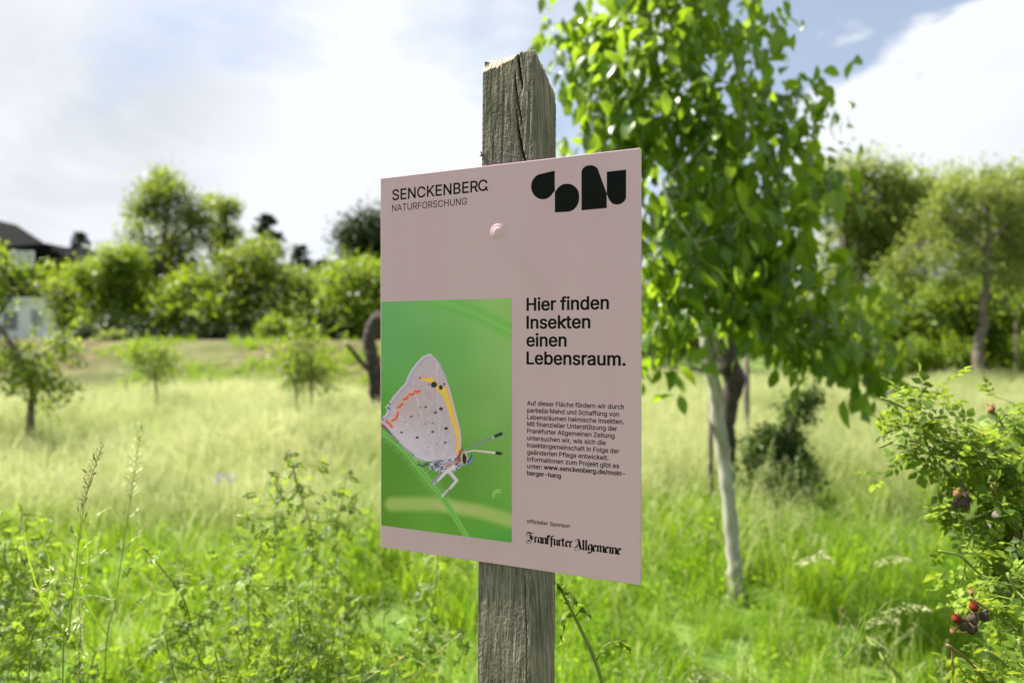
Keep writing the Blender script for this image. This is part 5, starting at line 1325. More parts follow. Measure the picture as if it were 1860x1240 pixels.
# --- tall grass stalks in flower ---
def grass_stalk(label, path, heads, d, r=.0010, name='grass_stalk', group=None, leafy=True):
    """path: photo positions from tip to base; heads: (x, y, dx, dy, n, length, material) spikelet clusters"""
    base = P(path[-1][0], path[-1][1], d); base.z = gz(base.x, base.y)
    root = thing(name, label, 'grass', tuple(base), group)
    pts = [tuple(P(x, y, d)) for x, y in path] + [(base.x, base.y, base.z - .01)]
    pp = smooth_path(pts, 6)
    mb = MB(); mb.tube(loc_path(root, pp), np.linspace(r * .45, r * 1.4, len(pp)), 6); mb.build('culm', MAT['stem'], root)
    sv, sf = leaf_shape(.15, 4, .3, .1, (.05, .8, 1, .7, .03))
    G = {}
    tw = MB()
    for x, y, dx, dy, n, ln, mk in heads:
        a = P(x, y, d); e = P(x + dx, y + dy, d + random.uniform(-.02, .02))
        mid = (a + e) / 2 + Vector((0, 0, (abs(dx) * .10) / F * d))
        if abs(dx) + abs(dy) > 6: tw.tube(loc_path(root, [a, mid, e]), [r * .45, r * .4, r * .25], 4, cap=False)
        for k in range(n):
            t = (k + .6) / n
            c = a.lerp(mid, min(1, 2 * t)) if t < .5 else mid.lerp(e, 2 * t - 1)
            dd = (e - a).normalized() if (e - a).length > 1e-5 else Vector((0, 0, 1))
            G.setdefault(mk, []).append((tuple(c), np.array(dd) + rng.normal(size=3) * .28, rng.normal(size=3), ln * rng.uniform(.75, 1.15)))
    if tw.v: tw.build('branchlets', MAT['stem'], root)['kind'] = 'stuff'
    for mk, it in G.items():
        P_, D_, N_, S_ = [np.array([q[i] for q in it]) for i in range(4)]
        add_leaves(root, (sv, sf), P_, D_, N_, S_, MAT[mk], min(len(it), 60), part='spikelet', mass='spikelets')
    if leafy:
        bv, bf = leaf_shape(.011, 6, .2, .55, (1, .9, .8, .6, .4, .2, .02))
        for k in range(2):
            q = pp[int(len(pp) * (.62 + .14 * k))]
            v, f = scatter(bv, bf, np.array([q]) - np.array(root.location), np.array([[(-1) ** k * .6, -.1, .8]]), np.array([[(-1) ** k * .8, 0, .6]]), [.22])
            obj('blade', make_mesh('blade', v, f, [MAT['grass']]), root)
    return root

H = []
for k in range(34):                                        # dense brown upper part
    t = k / 33; x = np.interp(t, [0, .35, .7, 1], [184, 166, 156, 146]); y = 812 + 118 * t
    s = 6.5 * math.sin(math.pi * min(1, .12 + t * .9)) * (1 if k % 2 else -1)
    H.append((x, y + 8, s, -13, 2, .011, 'darkseed'))
H += [(148, 945, -8, -28, 3, .011, 'darkseed'), (150, 955, 10, -28, 3, .012, 'darkseed'), (143, 985, -13, -24, 4, .012, 'darkseed'), (142, 992, 14, -60, 3, .012, 'darkseed'),
      (158, 955, 38, -32, 6, .013, 'seed'), (142, 1000, -14, -16, 3, .013, 'seed'), (144, 1008, 12, -20, 3, .013, 'seed'), (140, 1026, 62, -24, 7, .013, 'seed'), (138, 1032, -8, -24, 5, .013, 'seed'),
      (136, 1049, -48, -14, 6, .013, 'seed'), (136, 1048, 12, 2, 3, .012, 'seed'), (132, 1085, 74, 6, 7, .013, 'seed'), (132, 1083, -70, -12, 4, .013, 'seed'), (134, 1082, 26, -24, 5, .013, 'seed'), (132, 1088, 74, 6, 3, .013, 'seed'),
      (124, 1158, -12, -26, 4, .012, 'seed'), (126, 1155, 16, -18, 4, .012, 'seed'), (122, 1160, -60, 4, 6, .012, 'seed')]
grass_stalk('tall grass stalk with dense brown seed head, nearer of two tall stalks at left', [(187, 806), (160, 885), (146, 960), (138, 1030), (131, 1090), (124, 1160), (114, 1240)], H, 1.28)
H = []
for k in range(26):
    t = k / 25; x = np.interp(t, [0, 1], [256, 236]); y = 775 + 125 * t
    s = (4 + 9 * t) * (1 if k % 2 else -1)
    H.append((x, y + 6, s, -12, 2, .013, 'seed' if t > .35 else 'palegrass'))
H += [(236, 902, -12, -18, 3, .016, 'seed'), (236, 905, 10, -16, 3, .016, 'seed'), (230, 940, 24, -12, 4, .016, 'seed'), (224, 1000, 30, -32, 6, .016, 'seed'), (222, 1004, -4, -20, 2, .015, 'seed')]
grass_stalk('tall pale grass stalk with loose seed head, farther of two tall stalks at left', [(257, 768), (246, 850), (235, 920), (223, 1000), (208, 1100), (190, 1240)], H, 1.55)
H = [(104, 1045, -28, 24, 4, .012, 'seed'), (102, 1062, -40, 16, 5, .012, 'seed'), (102, 1062, 22, -2, 4, .012, 'seed'), (106, 1046, 36, 34, 5, .012, 'seed'), (106, 1070, 2, 34, 5, .012, 'darkseed')]
grass_stalk('short bent grass stalk with drooping spikelets below the brown seed head', [(107, 1048), (96, 1090), (76, 1160), (52, 1240)], H, 1.3)
H = [(144 + (k % 3) * 3, 1082 + k * 7, (-1) ** k * 4, 12, 2, .012, 'seed' if k % 3 else 'darkseed') for k in range(24)]
grass_stalk('withered straw coloured grass stalk hanging beside the brown seeded stalk', [(142, 1075), (146, 1130), (147, 1180), (143, 1240)], H, 1.33, leafy=False)
H = [(1528, 1110 + k * 5, (-1) ** k * 3, -9, 2, .012, 'darkseed') for k in range(9)]
grass_stalk('thin upright grass stalk standing alone right of the white trunk base', [(1527, 1098), (1527, 1160), (1531, 1240)], H, 1.7)
H = [(1537, 1125, 55, 44, 4, .05, 'palegrass'), (1590, 1172, 40, 60, 4, .04, 'palegrass')]
grass_stalk('pale folded grass blade bending to the right beside the thin upright stalk', [(1536, 1122), (1580, 1160), (1610, 1200), (1628, 1240)], H, 1.7, leafy=False)

def nodding_head(label, x, y, w, d, sag=14, thick=7):
    path = [(x + w, y + sag), (x + w * .75, y), (x + w * .35, y - 2), (x, y + sag * 1.6), (x - 14, y + 90), (x - 22, y + 180)]
    H = []
    for k in range(22):
        t = k / 21; px = x + w * t; py = y + sag * (1.6 * (1 - t) ** 2 + t ** 4) - 2
        H.append((px, py, 13, 7 + thick * math.sin(math.pi * t) * rng.random(), 2, .014 * d / 1.6, 'seed'))
    grass_stalk(label, path, H, d, r=.0012, name='nodding_grass', group='arching pale grass heads right of the white trunk')
nodding_head('pale arching grass head drooping right, highest of those between white trunk and rose bush', 1580, 1002, 62, 2.6)
nodding_head('broad pale arching grass head drooping right, left of the red rose hips', 1595, 1090, 84, 2.2)
nodding_head('small pale grass head bent right, low beside the broad arching head', 1560, 1112, 60, 2.2)
nodding_head('blurred pale grass head below the pink sign, just right of the shoot', 1440, 1000, 60, 2.8)
nodding_head('long faint grass head near the bottom edge, right of the rose shoot', 1230, 1216, 90, 1.9)

# ------------------------------------------------------------------ trees
def sph(n):
    v = rng.normal(size=(n, 3)); return unit(v) * rng.random((n, 1)) ** (1 / 2.4)

def tree(label, base, trunk, limbs, lobes, n_twig, per, leaf_len, twig_len, mat, bark='bark', name='tree', cat='tree', group=None, shape=None, singles=0,
         droop=.4, stretch=1.0, trunk_n=10, twig_r=.006, flat=1.0, branches=True, spread=.5, trunk_label=None):
    """trunk/limbs: lists of (points, radii) in world space; lobes: (centre, radius)"""
    root = thing(name, label, cat, tuple(base), group)
    mb = MB()
    nodes = []
    for k, (pts, rad) in enumerate(trunk):
        p = smooth_path([tuple(q) for q in pts], 7); p[1:-1] += rng.normal(size=(len(p) - 2, 3)) * rad[0] * .05
        r = np.interp(np.linspace(0, 1, len(p)), np.linspace(0, 1, len(rad)), rad)
        mb.tube(loc_path(root, p), r, trunk_n, rough=.11)
        nodes.append(p[len(p) // 2:])
    o = mb.build('trunk', MAT[bark], root)
    if trunk_label: o['label'] = trunk_label
    for pts, rad in limbs:
        p = smooth_path([tuple(q) for q in pts], 4); m2 = MB()
        r = np.interp(np.linspace(0, 1, len(p)), np.linspace(0, 1, len(rad)), rad)
        m2.tube(loc_path(root, p), r, 7, rough=.05); m2.build('limb', MAT[bark], root)
        nodes.append(p[1:])
    if not lobes: return root
    nodes = np.concatenate(nodes)
    w = np.array([r ** 1.6 for _, r in lobes]); w = w / w.sum()
    idx = rng.choice(len(lobes), n_twig, p=w)
    Cc = np.array([tuple(c) for c, _ in lobes])[idx]; Rr = np.array([r for _, r in lobes])[idx]
    off = sph(n_twig); off[:, 2] *= flat
    tips = Cc + off * Rr[:, None]
    if branches:
        tw = MB()
        for i in range(n_twig):
            d2 = ((nodes - tips[i]) ** 2).sum(1) + (nodes[:, 2] > tips[i, 2]) * .2 * Rr[i] ** 2
            a = nodes[int(d2.argmin())]; b = tips[i]
            mid = (a + b) / 2 + np.array([0, 0, -.08]) * np.linalg.norm(b - a) + rng.normal(size=3) * .03 * np.linalg.norm(b - a)
            tw.tube(loc_path(root, [a, mid, b]), [twig_r, twig_r * .7, twig_r * .3], 4, cap=False)
        tw.build('twigs', MAT[bark], root)['kind'] = 'stuff'
    # leaves around each twig end
    n = n_twig * per
    ti = np.repeat(np.arange(n_twig), per)
    outd = unit(off)[ti]
    tdir = unit(outd * .7 + rng.normal(size=(n_twig, 3))[ti] * .5 + np.array([0, 0, -droop * .5]))
    s = rng.random(n)[:, None]
    Pos = tips[ti] + tdir * twig_len * (s - .5) + rng.normal(size=(n, 3)) * twig_len * spread * .5
    Dd = tdir * .5 + rng.normal(size=(n, 3)) * .55 + np.array([0, 0, -droop])
    Nn = rng.normal(size=(n, 3)) * .5 + np.array([0, 0, .9]) + outd * .3
    Sc = leaf_len * rng.uniform(.42, 1.15, n)
    add_leaves(root, shape or LEAF2, Pos, Dd, Nn, Sc, mat, singles, mass='crown')
    return root

LEAF2 = (np.array([(0, 0, 0), (-.28, .5, .08), (0, 1, 0), (.28, .5, .08)]), np.array([[0, 1, 2, 3]]))
LEAF8 = leaf_shape(.27, 4, .22, .35, (.08, .75, 1.0, .72, .04))

def PL(lst, d, jit=.0):
    """lobes from photo circles (x, y, r[, depth shift])"""
    out = []
    for q in lst:
        dd = d + (q[3] if len(q) > 3 else random.uniform(-jit, jit))
        out.append((P(q[0], q[1], dd), q[2] / F * dd))
    return out
def PP(lst, d): return [P(q[0], q[1], d + (q[2] if len(q) > 2 else 0)) for q in lst]
def base_at(px, d):
    x = (px - CX) / F * d
    return Vector((x, d, gz(x, d)))

# young broad-leaved tree with the whitewashed trunk
D0 = 4.2
b = base_at(1336, D0)
tree('young tree with broad hanging leaves and slender whitewashed trunk, right behind the sign', b,
     [([b - Vector((0, 0, .05))] + PP([(1336, 1085), (1332, 1000), (1318, 860), (1302, 740), (1286, 640), (1275, 560)], D0), [.085, .050, .042, .040, .043, .040, .036])],
     [(PP([(1276, 565), (1262, 470), (1240, 360), (1215, 240), (1190, 120), (1180, 0), (1185, -120)], D0), [.03, .026, .022, .018, .014, .01, .006]),
      (PP([(1278, 570), (1310, 470, .1), (1335, 350, .15), (1350, 220, .2), (1330, 80, .2), (1290, -80, .2)], D0), [.028, .024, .02, .016, .012, .006]),
      (PP([(1282, 590), (1340, 560, -.1), (1420, 560, -.15), (1500, 590, -.2), (1580, 640, -.2)], D0), [.02, .016, .012, .009, .005]),
      (PP([(1278, 590), (1240, 560, -.1), (1200, 580, -.2), (1180, 620, -.2)], D0), [.016, .012, .009, .005]),
      (PP([(1300, 500), (1370, 430, .2), (1440, 350, .3), (1480, 260, .3)], D0), [.016, .013, .009, .005]),
      (PP([(1262, 470), (1190, 400, -.2), (1120, 300, -.2), (1070, 200, -.1)], D0), [.016, .013, .009, .005]),
      (PP([(1276, 560), (1270, 460, -.35), (1230, 400, -.5), (1200, 330, -.5)], D0), [.014, .012, .009, .005])],
     PL([(1190, 40, 130, 0), (1320, 40, 140, .1), (1100, 60, 80, -.1), (1090, 180, 60, 0), (1170, 190, 120, -.1), (1290, 180, 140, 0), (1400, 170, 70, .1), (1390, 260, 90, .1), (1440, 250, 45, .1), (1180, 300, 90, -.2),
         (1280, 330, 130, -.1), (1380, 370, 100, 0), (1200, 430, 100, -.3), (1300, 460, 110, -.2), (1420, 460, 80, 0), (1400, 520, 70, -.1), (1200, 520, 90, -.2), (1190, 620, 55, -.2), (1225, 590, 45, -.2), (1185, 660, 28, -.2),
         (1460, 550, 70, -.1), (1500, 600, 60, -.2), (1550, 630, 50, -.2), (1600, 660, 36, -.2), (1440, 620, 45, -.2), (1370, 560, 50, -.2), (1250, -90, 200, 0), (1290, -250, 190, 0), (1450, 300, 55, .1), (1460, 390, 50, 0),
         (1330, 300, 110, -.2), (1420, 400, 80, -.2), (1300, 400, 110, -.3), (1380, 480, 80, -.2), (1480, 150, 32, 0), (1500, 215, 24, .1), (1505, 330, 24, 0), (1550, 560, 40, -.2), (1600, 605, 30, -.2), (1635, 690, 20, -.2), (1590, 680, 26, -.2), (1520, 650, 34, -.2), (1030, 60, 34, 0), (1120, 260, 45, -.1), (1490, 480, 40, -.05), (1470, 330, 40, 0), (1340, 540, 60, .1), (1070, 130, 38, 0)], D0),
     440, 10, .13, .28, MAT['walnut'], 'pale_bark', name='broadleaf_tree', shape=LEAF8, singles=300, droop=.75, twig_r=.0035, spread=.6)

# old dark trunk leaning behind it
D1 = 6.4
b = base_at(1322, D1)
tree('old rough dark trunk with a crook, directly behind the whitewashed trunk', b,
     [([b - Vector((0, 0, .05))] + PP([(1321, 870), (1320, 800), (1324, 740), (1334, 690), (1322, 655), (1313, 600), (1322, 550), (1318, 480)], D1), [.085, .075, .078, .072, .098, .088, .09, .075, .05])],
     [(PP([(1320, 560), (1280, 500), (1250, 440)], D1), [.05, .04, .02]), (PP([(1320, 520), (1360, 440), (1380, 360)], D1), [.05, .035, .02])],
     PL([(1260, 440, 60), (1360, 400, 70), (1320, 340, 70)], D1, .2), 60, 30, .09, .3, MAT['tree_mid'], 'dark_bark', name='old_tree', droop=.5, twig_r=.008)

def stake(label, x, y0, y1, d, w=.03, mat='bark', lean=0):
    b = base_at(x, d); t = P(x + lean, y0, d)
    root = thing('tree_stake', label, 'stake', tuple(b)); mb = MB()
    mb.tube(loc_path(root, [b - Vector((0, 0, .1)), (b + t) / 2, t, t + Vector((0, 0, .01))]), [w, w, w * .96, w * .6], 9, rough=.03); mb.build('pole', MAT[mat], root)
    return root
stake('thin grey stake just left of the whitewashed trunk', 1291, 700, 890, 6.0, .022)
stake('short grey stake in the meadow right of the old dark trunk', 1356, 652, 720, 9.5, .04)

# green shrub right of the trunks
D2 = 6.3
b = base_at(1405, D2)
tree('dark green rounded shrub with loose tall shoots, right of the two trunks', b, [([b, b + Vector((0, 0, .15))], [.03, .02])],
     [([b, P(1430, 800, D2), P(1450, 740, D2), P(1480, 722, D2)], [.012, .01, .007, .003]), ([b, P(1380, 830, D2), P(1375, 790, D2)], [.012, .008, .004]), ([b, P(1400, 820, D2), P(1415, 780, D2)], [.012, .008, .004])],
     PL([(1395, 835, 42), (1440, 835, 40), (1370, 870, 32), (1420, 875, 45), (1460, 870, 25), (1430, 795, 28), (1385, 800, 20), (1450, 755, 20), (1475, 725, 16), (1435, 740, 14), (1400, 900, 50)], D2, .15), 300, 34, .055, .16, MAT['tree_dark2'],
     name='shrub', cat='shrub', twig_r=.004, droop=.1)

# ---- middle distance, left ----
D3 = 12.5
b = base_at(684, D3)
r_ = tree('old bare trunk with one dead side branch, half hidden by the sign on its right', b,
     [([b - Vector((0, 0, .05))] + PP([(684, 765), (683, 710), (679, 660), (671, 620), (677, 592), (690, 572)], D3), [.16, .125, .115, .13, .12, .115, .12, .10])],
     [(PP([(678, 678), (662, 664), (644, 642), (630, 626)], D3), [.055, .045, .04, .035])],
     [], 0, 40, .13, .4, MAT['tree_mid'], 'dark_bark', name='old_tree', droop=.2, twig_r=.01)
mb = MB(); p = P(629, 625, D3) - r_.location; mb.ball(p, .045, 8, 6); mb.build('sawn_end', MAT['pale_bark'], r_)

def sapling(label, x, ytop, ybase, d, lobes, n, name='young_tree', mat='tree_fresh', stakes=None, tr=.03, per=26, ll=.075, tl=.22):
    b = base_at(x, d)
    tree(label, b, [([b - Vector((0, 0, .05))] + PP([(x + 1, ybase), (x - 3, (ybase + ytop) / 2), (x + 2, ytop)], d), [tr, tr * .9, tr * .75, tr * .4])],
         [(PP([(x - 3, (ybase + ytop) / 2), (q[0], q[1])], d), [tr * .5, tr * .2]) for q in lobes[:4]], PL(lobes, d, .3), n, per, ll, tl, MAT[mat], 'bark', name=name, group='young orchard trees on the meadow', twig_r=.007, droop=.1, spread=1.0)
sapling('small round orchard tree on the meadow, below the tall pale green tree', 286, 640, 745, 14, [(275, 645, 34), (300, 665, 26), (252, 645, 26), (270, 672, 26), (300, 640, 20), (240, 630, 14)], 85)
sapling('young orchard tree with a leafy bushy crown, left of the old bare trunk', 541, 620, 772, 12.2, [(550, 640, 36), (520, 665, 30), (585, 680, 28), (548, 600, 20), (560, 680, 32), (600, 650, 16), (500, 650, 14), (575, 610, 14), (535, 690, 22)], 120)
stake('pale stake beside the bushy orchard tree left of the old trunk', 566, 650, 760, 12.0, .02)
stake('short stake in the meadow left of the small round orchard tree', 229, 690, 735, 16, .03)
D4 = 9.5
b = base_at(55, D4)
tree('leaning orchard tree with loose bright foliage at the left edge, before the dark roofs', b,
     [([b - Vector((0, 0, .05))] + PP([(56, 745), (58, 700), (30, 640), (-10, 580)], D4), [.05, .045, .04, .035, .03])],
     [(PP([(40, 660), (80, 640), (120, 620)], D4), [.025, .018, .01]), (PP([(-10, 580), (30, 530), (90, 490)], D4), [.025, .018, .008]), (PP([(40, 660), (70, 690), (110, 740)], D4), [.02, .015, .008])],
     PL([(0, 510, 28), (50, 495, 18), (88, 480, 10), (-20, 550, 24), (-60, 560, 50), (30, 630, 40), (80, 650, 36), (20, 670, 40), (60, 690, 38), (100, 690, 26), (130, 640, 20), (85, 725, 22), (130, 705, 14), (-40, 640, 60), (-30, 480, 60), (110, 620, 16)], D4, .3),
     190, 26, .085, .22, MAT['tree_fresh'], name='orchard_tree', twig_r=.006, droop=.35)

# ---- the tree line behind the meadow ----
def far_tree(label, x, d, lobes, n, mat, name='deciduous_tree', tr=.16, per=60, ll=.24, tl=.8, bark='bark', ytop=None, group='trees behind the meadow', droop=.15, trunk=None, spread=.8, flat=1.0):
    b = base_at(x, d); yt = ytop or min(q[1] for q in lobes) + 20
    zt = P(x, yt, d)
    tr_pts = trunk or [b - Vector((0, 0, .1)), b + (zt - b) * .35 + Vector((random.uniform(-.2, .2), 0, 0)), b + (zt - b) * .7 + Vector((random.uniform(-.3, .3), 0, 0)), zt]
    limbs = []
    for q in lobes[:7]:
        c = P(q[0], q[1], d + (q[3] if len(q) > 3 else 0)); k = b + (zt - b) * random.uniform(.25, .6)
        limbs.append(([k, (k + c) / 2 + Vector((0, 0, -.1)), c], [tr * .4, tr * .3, tr * .1]))
    tree(label, b, [(tr_pts, [tr, tr * .8, tr * .55, tr * .2])], limbs, PL(lobes, d, 1.0), n, per, ll, tl, MAT[mat], bark, name=name, group=group, twig_r=.02, droop=droop, trunk_n=8, spread=spread, flat=flat)

far_tree('tall airy tree rising highest above the left tree line, sky showing through', 303, 37,
         [(302, 330, 26), (284, 350, 26), (324, 352, 28), (258, 378, 28), (302, 385, 24), (352, 385, 26), (250, 425, 30), (296, 430, 22), (340, 428, 32), (366, 410, 20), (232, 458, 30), (285, 465, 28), (325, 465, 28), (300, 500, 40), (260, 500, 34), (350, 480, 20)], 200, 'tree_mid', per=58, ll=.25, tl=.6, spread=1.0)
far_tree('slim lighter tree standing just right of the tallest airy tree', 402, 38,
         [(398, 368, 16), (410, 385, 20), (380, 365, 10), (395, 410, 18), (425, 420, 14), (400, 440, 24), (375, 440, 16), (415, 465, 26)], 66, 'tree_mid', per=60, ll=.25, tl=.5, spread=.9)
far_tree('large dark rounded tree at the upper left edge of the sign', 668, 44,
         [(650, 425, 32), (680, 410, 32), (665, 450, 38), (700, 430, 34), (635, 440, 20), (690, 470, 34), (730, 450, 40)], 170, 'tree_dark', per=70, ll=.3, tl=1.0)
G_ = [
    ('fresh green spreading tree in front of the white walled house', 195, 34, [(170, 500, 30), (205, 480, 36), (190, 540, 40), (225, 520, 46), (145, 500, 16), (205, 580, 40), (240, 570, 40), (165, 585, 24)], 230, 'tree_fresh'),
    ('bright green bushy tree under the tallest airy tree', 345, 33, [(345, 500, 40), (315, 530, 44), (375, 500, 36), (350, 545, 46), (300, 565, 40), (390, 540, 40), (330, 590, 26)], 230, 'tree_fresh'),
    ('broad green tree in the middle of the left tree line', 440, 34, [(425, 490, 36), (455, 480, 34), (440, 530, 46), (480, 510, 40), (410, 530, 34), (460, 570, 44), (410, 575, 36)], 230, 'tree_mid'),
    ('dense deeper green tree between broad tree and the sign', 540, 33, [(520, 500, 38), (560, 500, 38), (540, 540, 46), (585, 530, 44), (500, 555, 40), (560, 580, 40), (600, 575, 40), (520, 590, 34)], 230, 'tree_mid'),
    ('light green tree touching the left edge of the sign', 650, 32, [(640, 500, 36), (670, 490, 32), (615, 520, 30), (655, 540, 46), (690, 530, 40), (640, 580, 36), (685, 585, 36)], 200, 'tree_fresh'),
    ('green tree hidden behind the sign, left part', 770, 34, [(740, 500, 50), (790, 480, 50), (770, 550, 60)], 130, 'tree_mid'),
    ('green tree hidden behind the post', 890, 36, [(850, 510, 50), (910, 490, 56), (880, 560, 60)], 130, 'tree_fresh'),
    ('green tree hidden behind the sign, right part', 1030, 36, [(1000, 520, 50), (1060, 500, 56), (1030, 570, 60)], 130, 'tree_mid'),
    ('green tree seen between the sign and the whitewashed trunk', 1180, 33, [(1150, 540, 50), (1200, 520, 46), (1180, 590, 50), (1230, 580, 40), (1240, 620, 26)], 140, 'tree_mid'),
]
for k, a in enumerate(G_):
    lob = [(x, y + (8, 34, 6, 34, 14, 20, 20, 20, 14)[k], r * .85) for x, y, r in a[3]]
    top = min(q[1] for q in lob)
    lob += [(a[1] + random.uniform(-55, 55), top + random.uniform(-28, 10), random.uniform(8, 16)) for _ in range(5)]
    far_tree(a[0], a[1], a[2], lob, a[4], a[5], per=58, ll=.24, tl=.8, spread=.7 + .15 * (k % 3))
for k, (x, m) in enumerate(((150, 'tree_mid'), (250, 'tree_dark2'), (350, 'tree_mid'), (450, 'tree_dark2'), (550, 'tree_mid'), (640, 'tree_dark2'))):
    far_tree(('green tree in the rear row behind the house side hedge', 'deep green tree in the rear row, below the tallest airy tree', 'green tree in the rear row between the tallest and the slim tree', 'deep green tree in the rear row under the layered conifer',
              'green tree in the rear row under the small conifer tip', 'deep green tree in the rear row under the dark rounded tree')[k], x, 40,
             [(x - 35, 535, 34), (x + 5, 515, 36), (x + 40, 540, 34), (x - 20, 580, 36), (x + 30, 580, 36), (x, 560, 40)], 150, m, per=50, ll=.26, tl=.9, group='rear row of trees behind the meadow')
# low dark scrub under the trees
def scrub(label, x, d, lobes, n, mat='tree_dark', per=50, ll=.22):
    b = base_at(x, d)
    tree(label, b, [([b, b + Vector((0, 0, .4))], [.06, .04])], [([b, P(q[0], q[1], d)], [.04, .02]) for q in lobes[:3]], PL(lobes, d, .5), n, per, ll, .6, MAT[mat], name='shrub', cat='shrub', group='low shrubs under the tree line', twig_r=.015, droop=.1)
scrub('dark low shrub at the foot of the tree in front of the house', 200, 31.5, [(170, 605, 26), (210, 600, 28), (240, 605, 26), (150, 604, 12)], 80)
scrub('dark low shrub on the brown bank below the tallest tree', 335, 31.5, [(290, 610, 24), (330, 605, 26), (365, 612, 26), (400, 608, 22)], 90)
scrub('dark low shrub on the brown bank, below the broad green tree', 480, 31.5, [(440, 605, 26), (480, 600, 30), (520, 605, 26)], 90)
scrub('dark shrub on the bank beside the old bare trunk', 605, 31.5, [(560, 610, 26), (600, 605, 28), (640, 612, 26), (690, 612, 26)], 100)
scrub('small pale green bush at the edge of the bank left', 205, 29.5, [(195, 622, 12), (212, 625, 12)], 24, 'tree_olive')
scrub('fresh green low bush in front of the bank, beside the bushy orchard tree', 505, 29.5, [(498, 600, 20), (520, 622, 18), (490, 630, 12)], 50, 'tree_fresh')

def conifer(label, x, ytop, ybase, w, d, n=26, per=90):
    b = base_at(x, d); t = P(x, ytop, d)
    root = thing('conifer', label, 'conifer', tuple(b), 'conifers above the tree line')
    mb = MB(); mb.tube(loc_path(root, [b, (b + t) / 2, t]), [.22, .14, .03], 8); mb.build('trunk', MAT['dark_bark'], root)
    z1 = P(x, ybase, d).z; Pp, Dd = [], []
    bm = MB()
    for k in range(n):
        f = k / n; z = t.z + (z1 - t.z) * f
        for j in range(6):
            a = random.random() * 6.283; L_ = (w / F * d) * (f ** .85) * random.uniform(.55, 1.1) + .15
            e = Vector((t.x + math.cos(a) * L_, t.y + math.sin(a) * L_, z - .15 * L_ + random.uniform(-.1, .1))); s = Vector((t.x, t.y, z))
            bm.tube(loc_path(root, [s, e]), [.03, .01], 4, cap=False)
            for q in range(per // 6):
                u = random.random() ** .7; Pp.append(tuple(s.lerp(e, u) + Vector((random.gauss(0, .12), random.gauss(0, .12), random.gauss(0, .07))))); Dd.append((math.cos(a) + random.gauss(0, .5), math.sin(a) + random.gauss(0, .5), random.gauss(-.2, .3)))
    bm.build('boughs', MAT['dark_bark'], root)
    Pp, Dd = np.array(Pp), np.array(Dd)
    add_leaves(root, LEAF2, Pp, Dd, rng.normal(size=Pp.shape) + [0, 0, 1], rng.uniform(.2, .38, len(Pp)), MAT['conifer'], mass='crown')
conifer('dark conifer with layered boughs above the left tree line', 484, 392, 540, 74, 50, 24, 170)
conifer('small dark conifer tip beside the white chimney', 145, 424, 520, 56, 62, 20, 120)
conifer('small pointed conifer tip low above the tree line near the sign', 546, 448, 540, 44, 52, 16, 90)

# ---- right side ----
far_tree('dark green tree directly behind the right side of the broad-leaved tree', 1545, 30,
         [(1530, 320, 36), (1575, 305, 30), (1610, 330, 30), (1560, 370, 44), (1600, 390, 40), (1530, 430, 50), (1590, 450, 44), (1540, 510, 50), (1510, 560, 44), (1490, 610, 30), (1640, 345, 30), (1500, 360, 34), (1650, 390, 40), (1690, 350, 36), (1480, 330, 26), (1640, 440, 40)], 420, 'tree_olive', per=60, ll=.22, tl=.8)
far_tree('rounded light tree with the crown cut off by the right edge, farther back', 1850, 31,
         [(1790, 335, 30), (1840, 330, 34), (1740, 325, 22), (1880, 350, 50), (1850, 400, 50), (1900, 450, 60), (1860, 480, 50), (1900, 560, 60)], 260, 'tree_olive', per=60, ll=.22, tl=.8)
D5 = 23
b = base_at(1781, D5)
tree('gnarled tree with crooked pale trunk and feathery drooping sprays at right', b,
     [([b - Vector((0, 0, .05))] + PP([(1780, 690), (1776, 650), (1779, 615), (1788, 590), (1784, 560), (1792, 520), (1790, 480), (1796, 430), (1790, 370)], D5), [.20, .18, .16, .15, .12, .11, .10, .08, .05])],
     [(PP([(1790, 520), (1805, 545), (1825, 550), (1832, 575)], D5), [.06, .05, .04, .03]), (PP([(1792, 500), (1740, 460), (1690, 440), (1650, 445)], D5), [.06, .05, .04, .02]), (PP([(1794, 460), (1740, 410), (1690, 390)], D5), [.05, .04, .02]),
      (PP([(1794, 440), (1840, 400), (1880, 390)], D5), [.05, .04, .02]), (PP([(1790, 400), (1760, 370), (1720, 355)], D5), [.04, .03, .02])],
     PL([(1790, 350, 40), (1740, 355, 32), (1830, 370, 34), (1710, 385, 30), (1770, 400, 34), (1850, 410, 36), (1680, 420, 24), (1730, 430, 28), (1660, 455, 20), (1620, 480, 16), (1700, 465, 24), (1820, 450, 34), (1860, 470, 34), (1750, 480, 22), (1640, 500, 16), (1840, 510, 28), (1720, 520, 16)], D5, .8),
     300, 44, .15, .55, MAT['tree_olive'], 'bark', name='gnarled_tree', twig_r=.012, droop=.25, flat=.6, spread=.7)
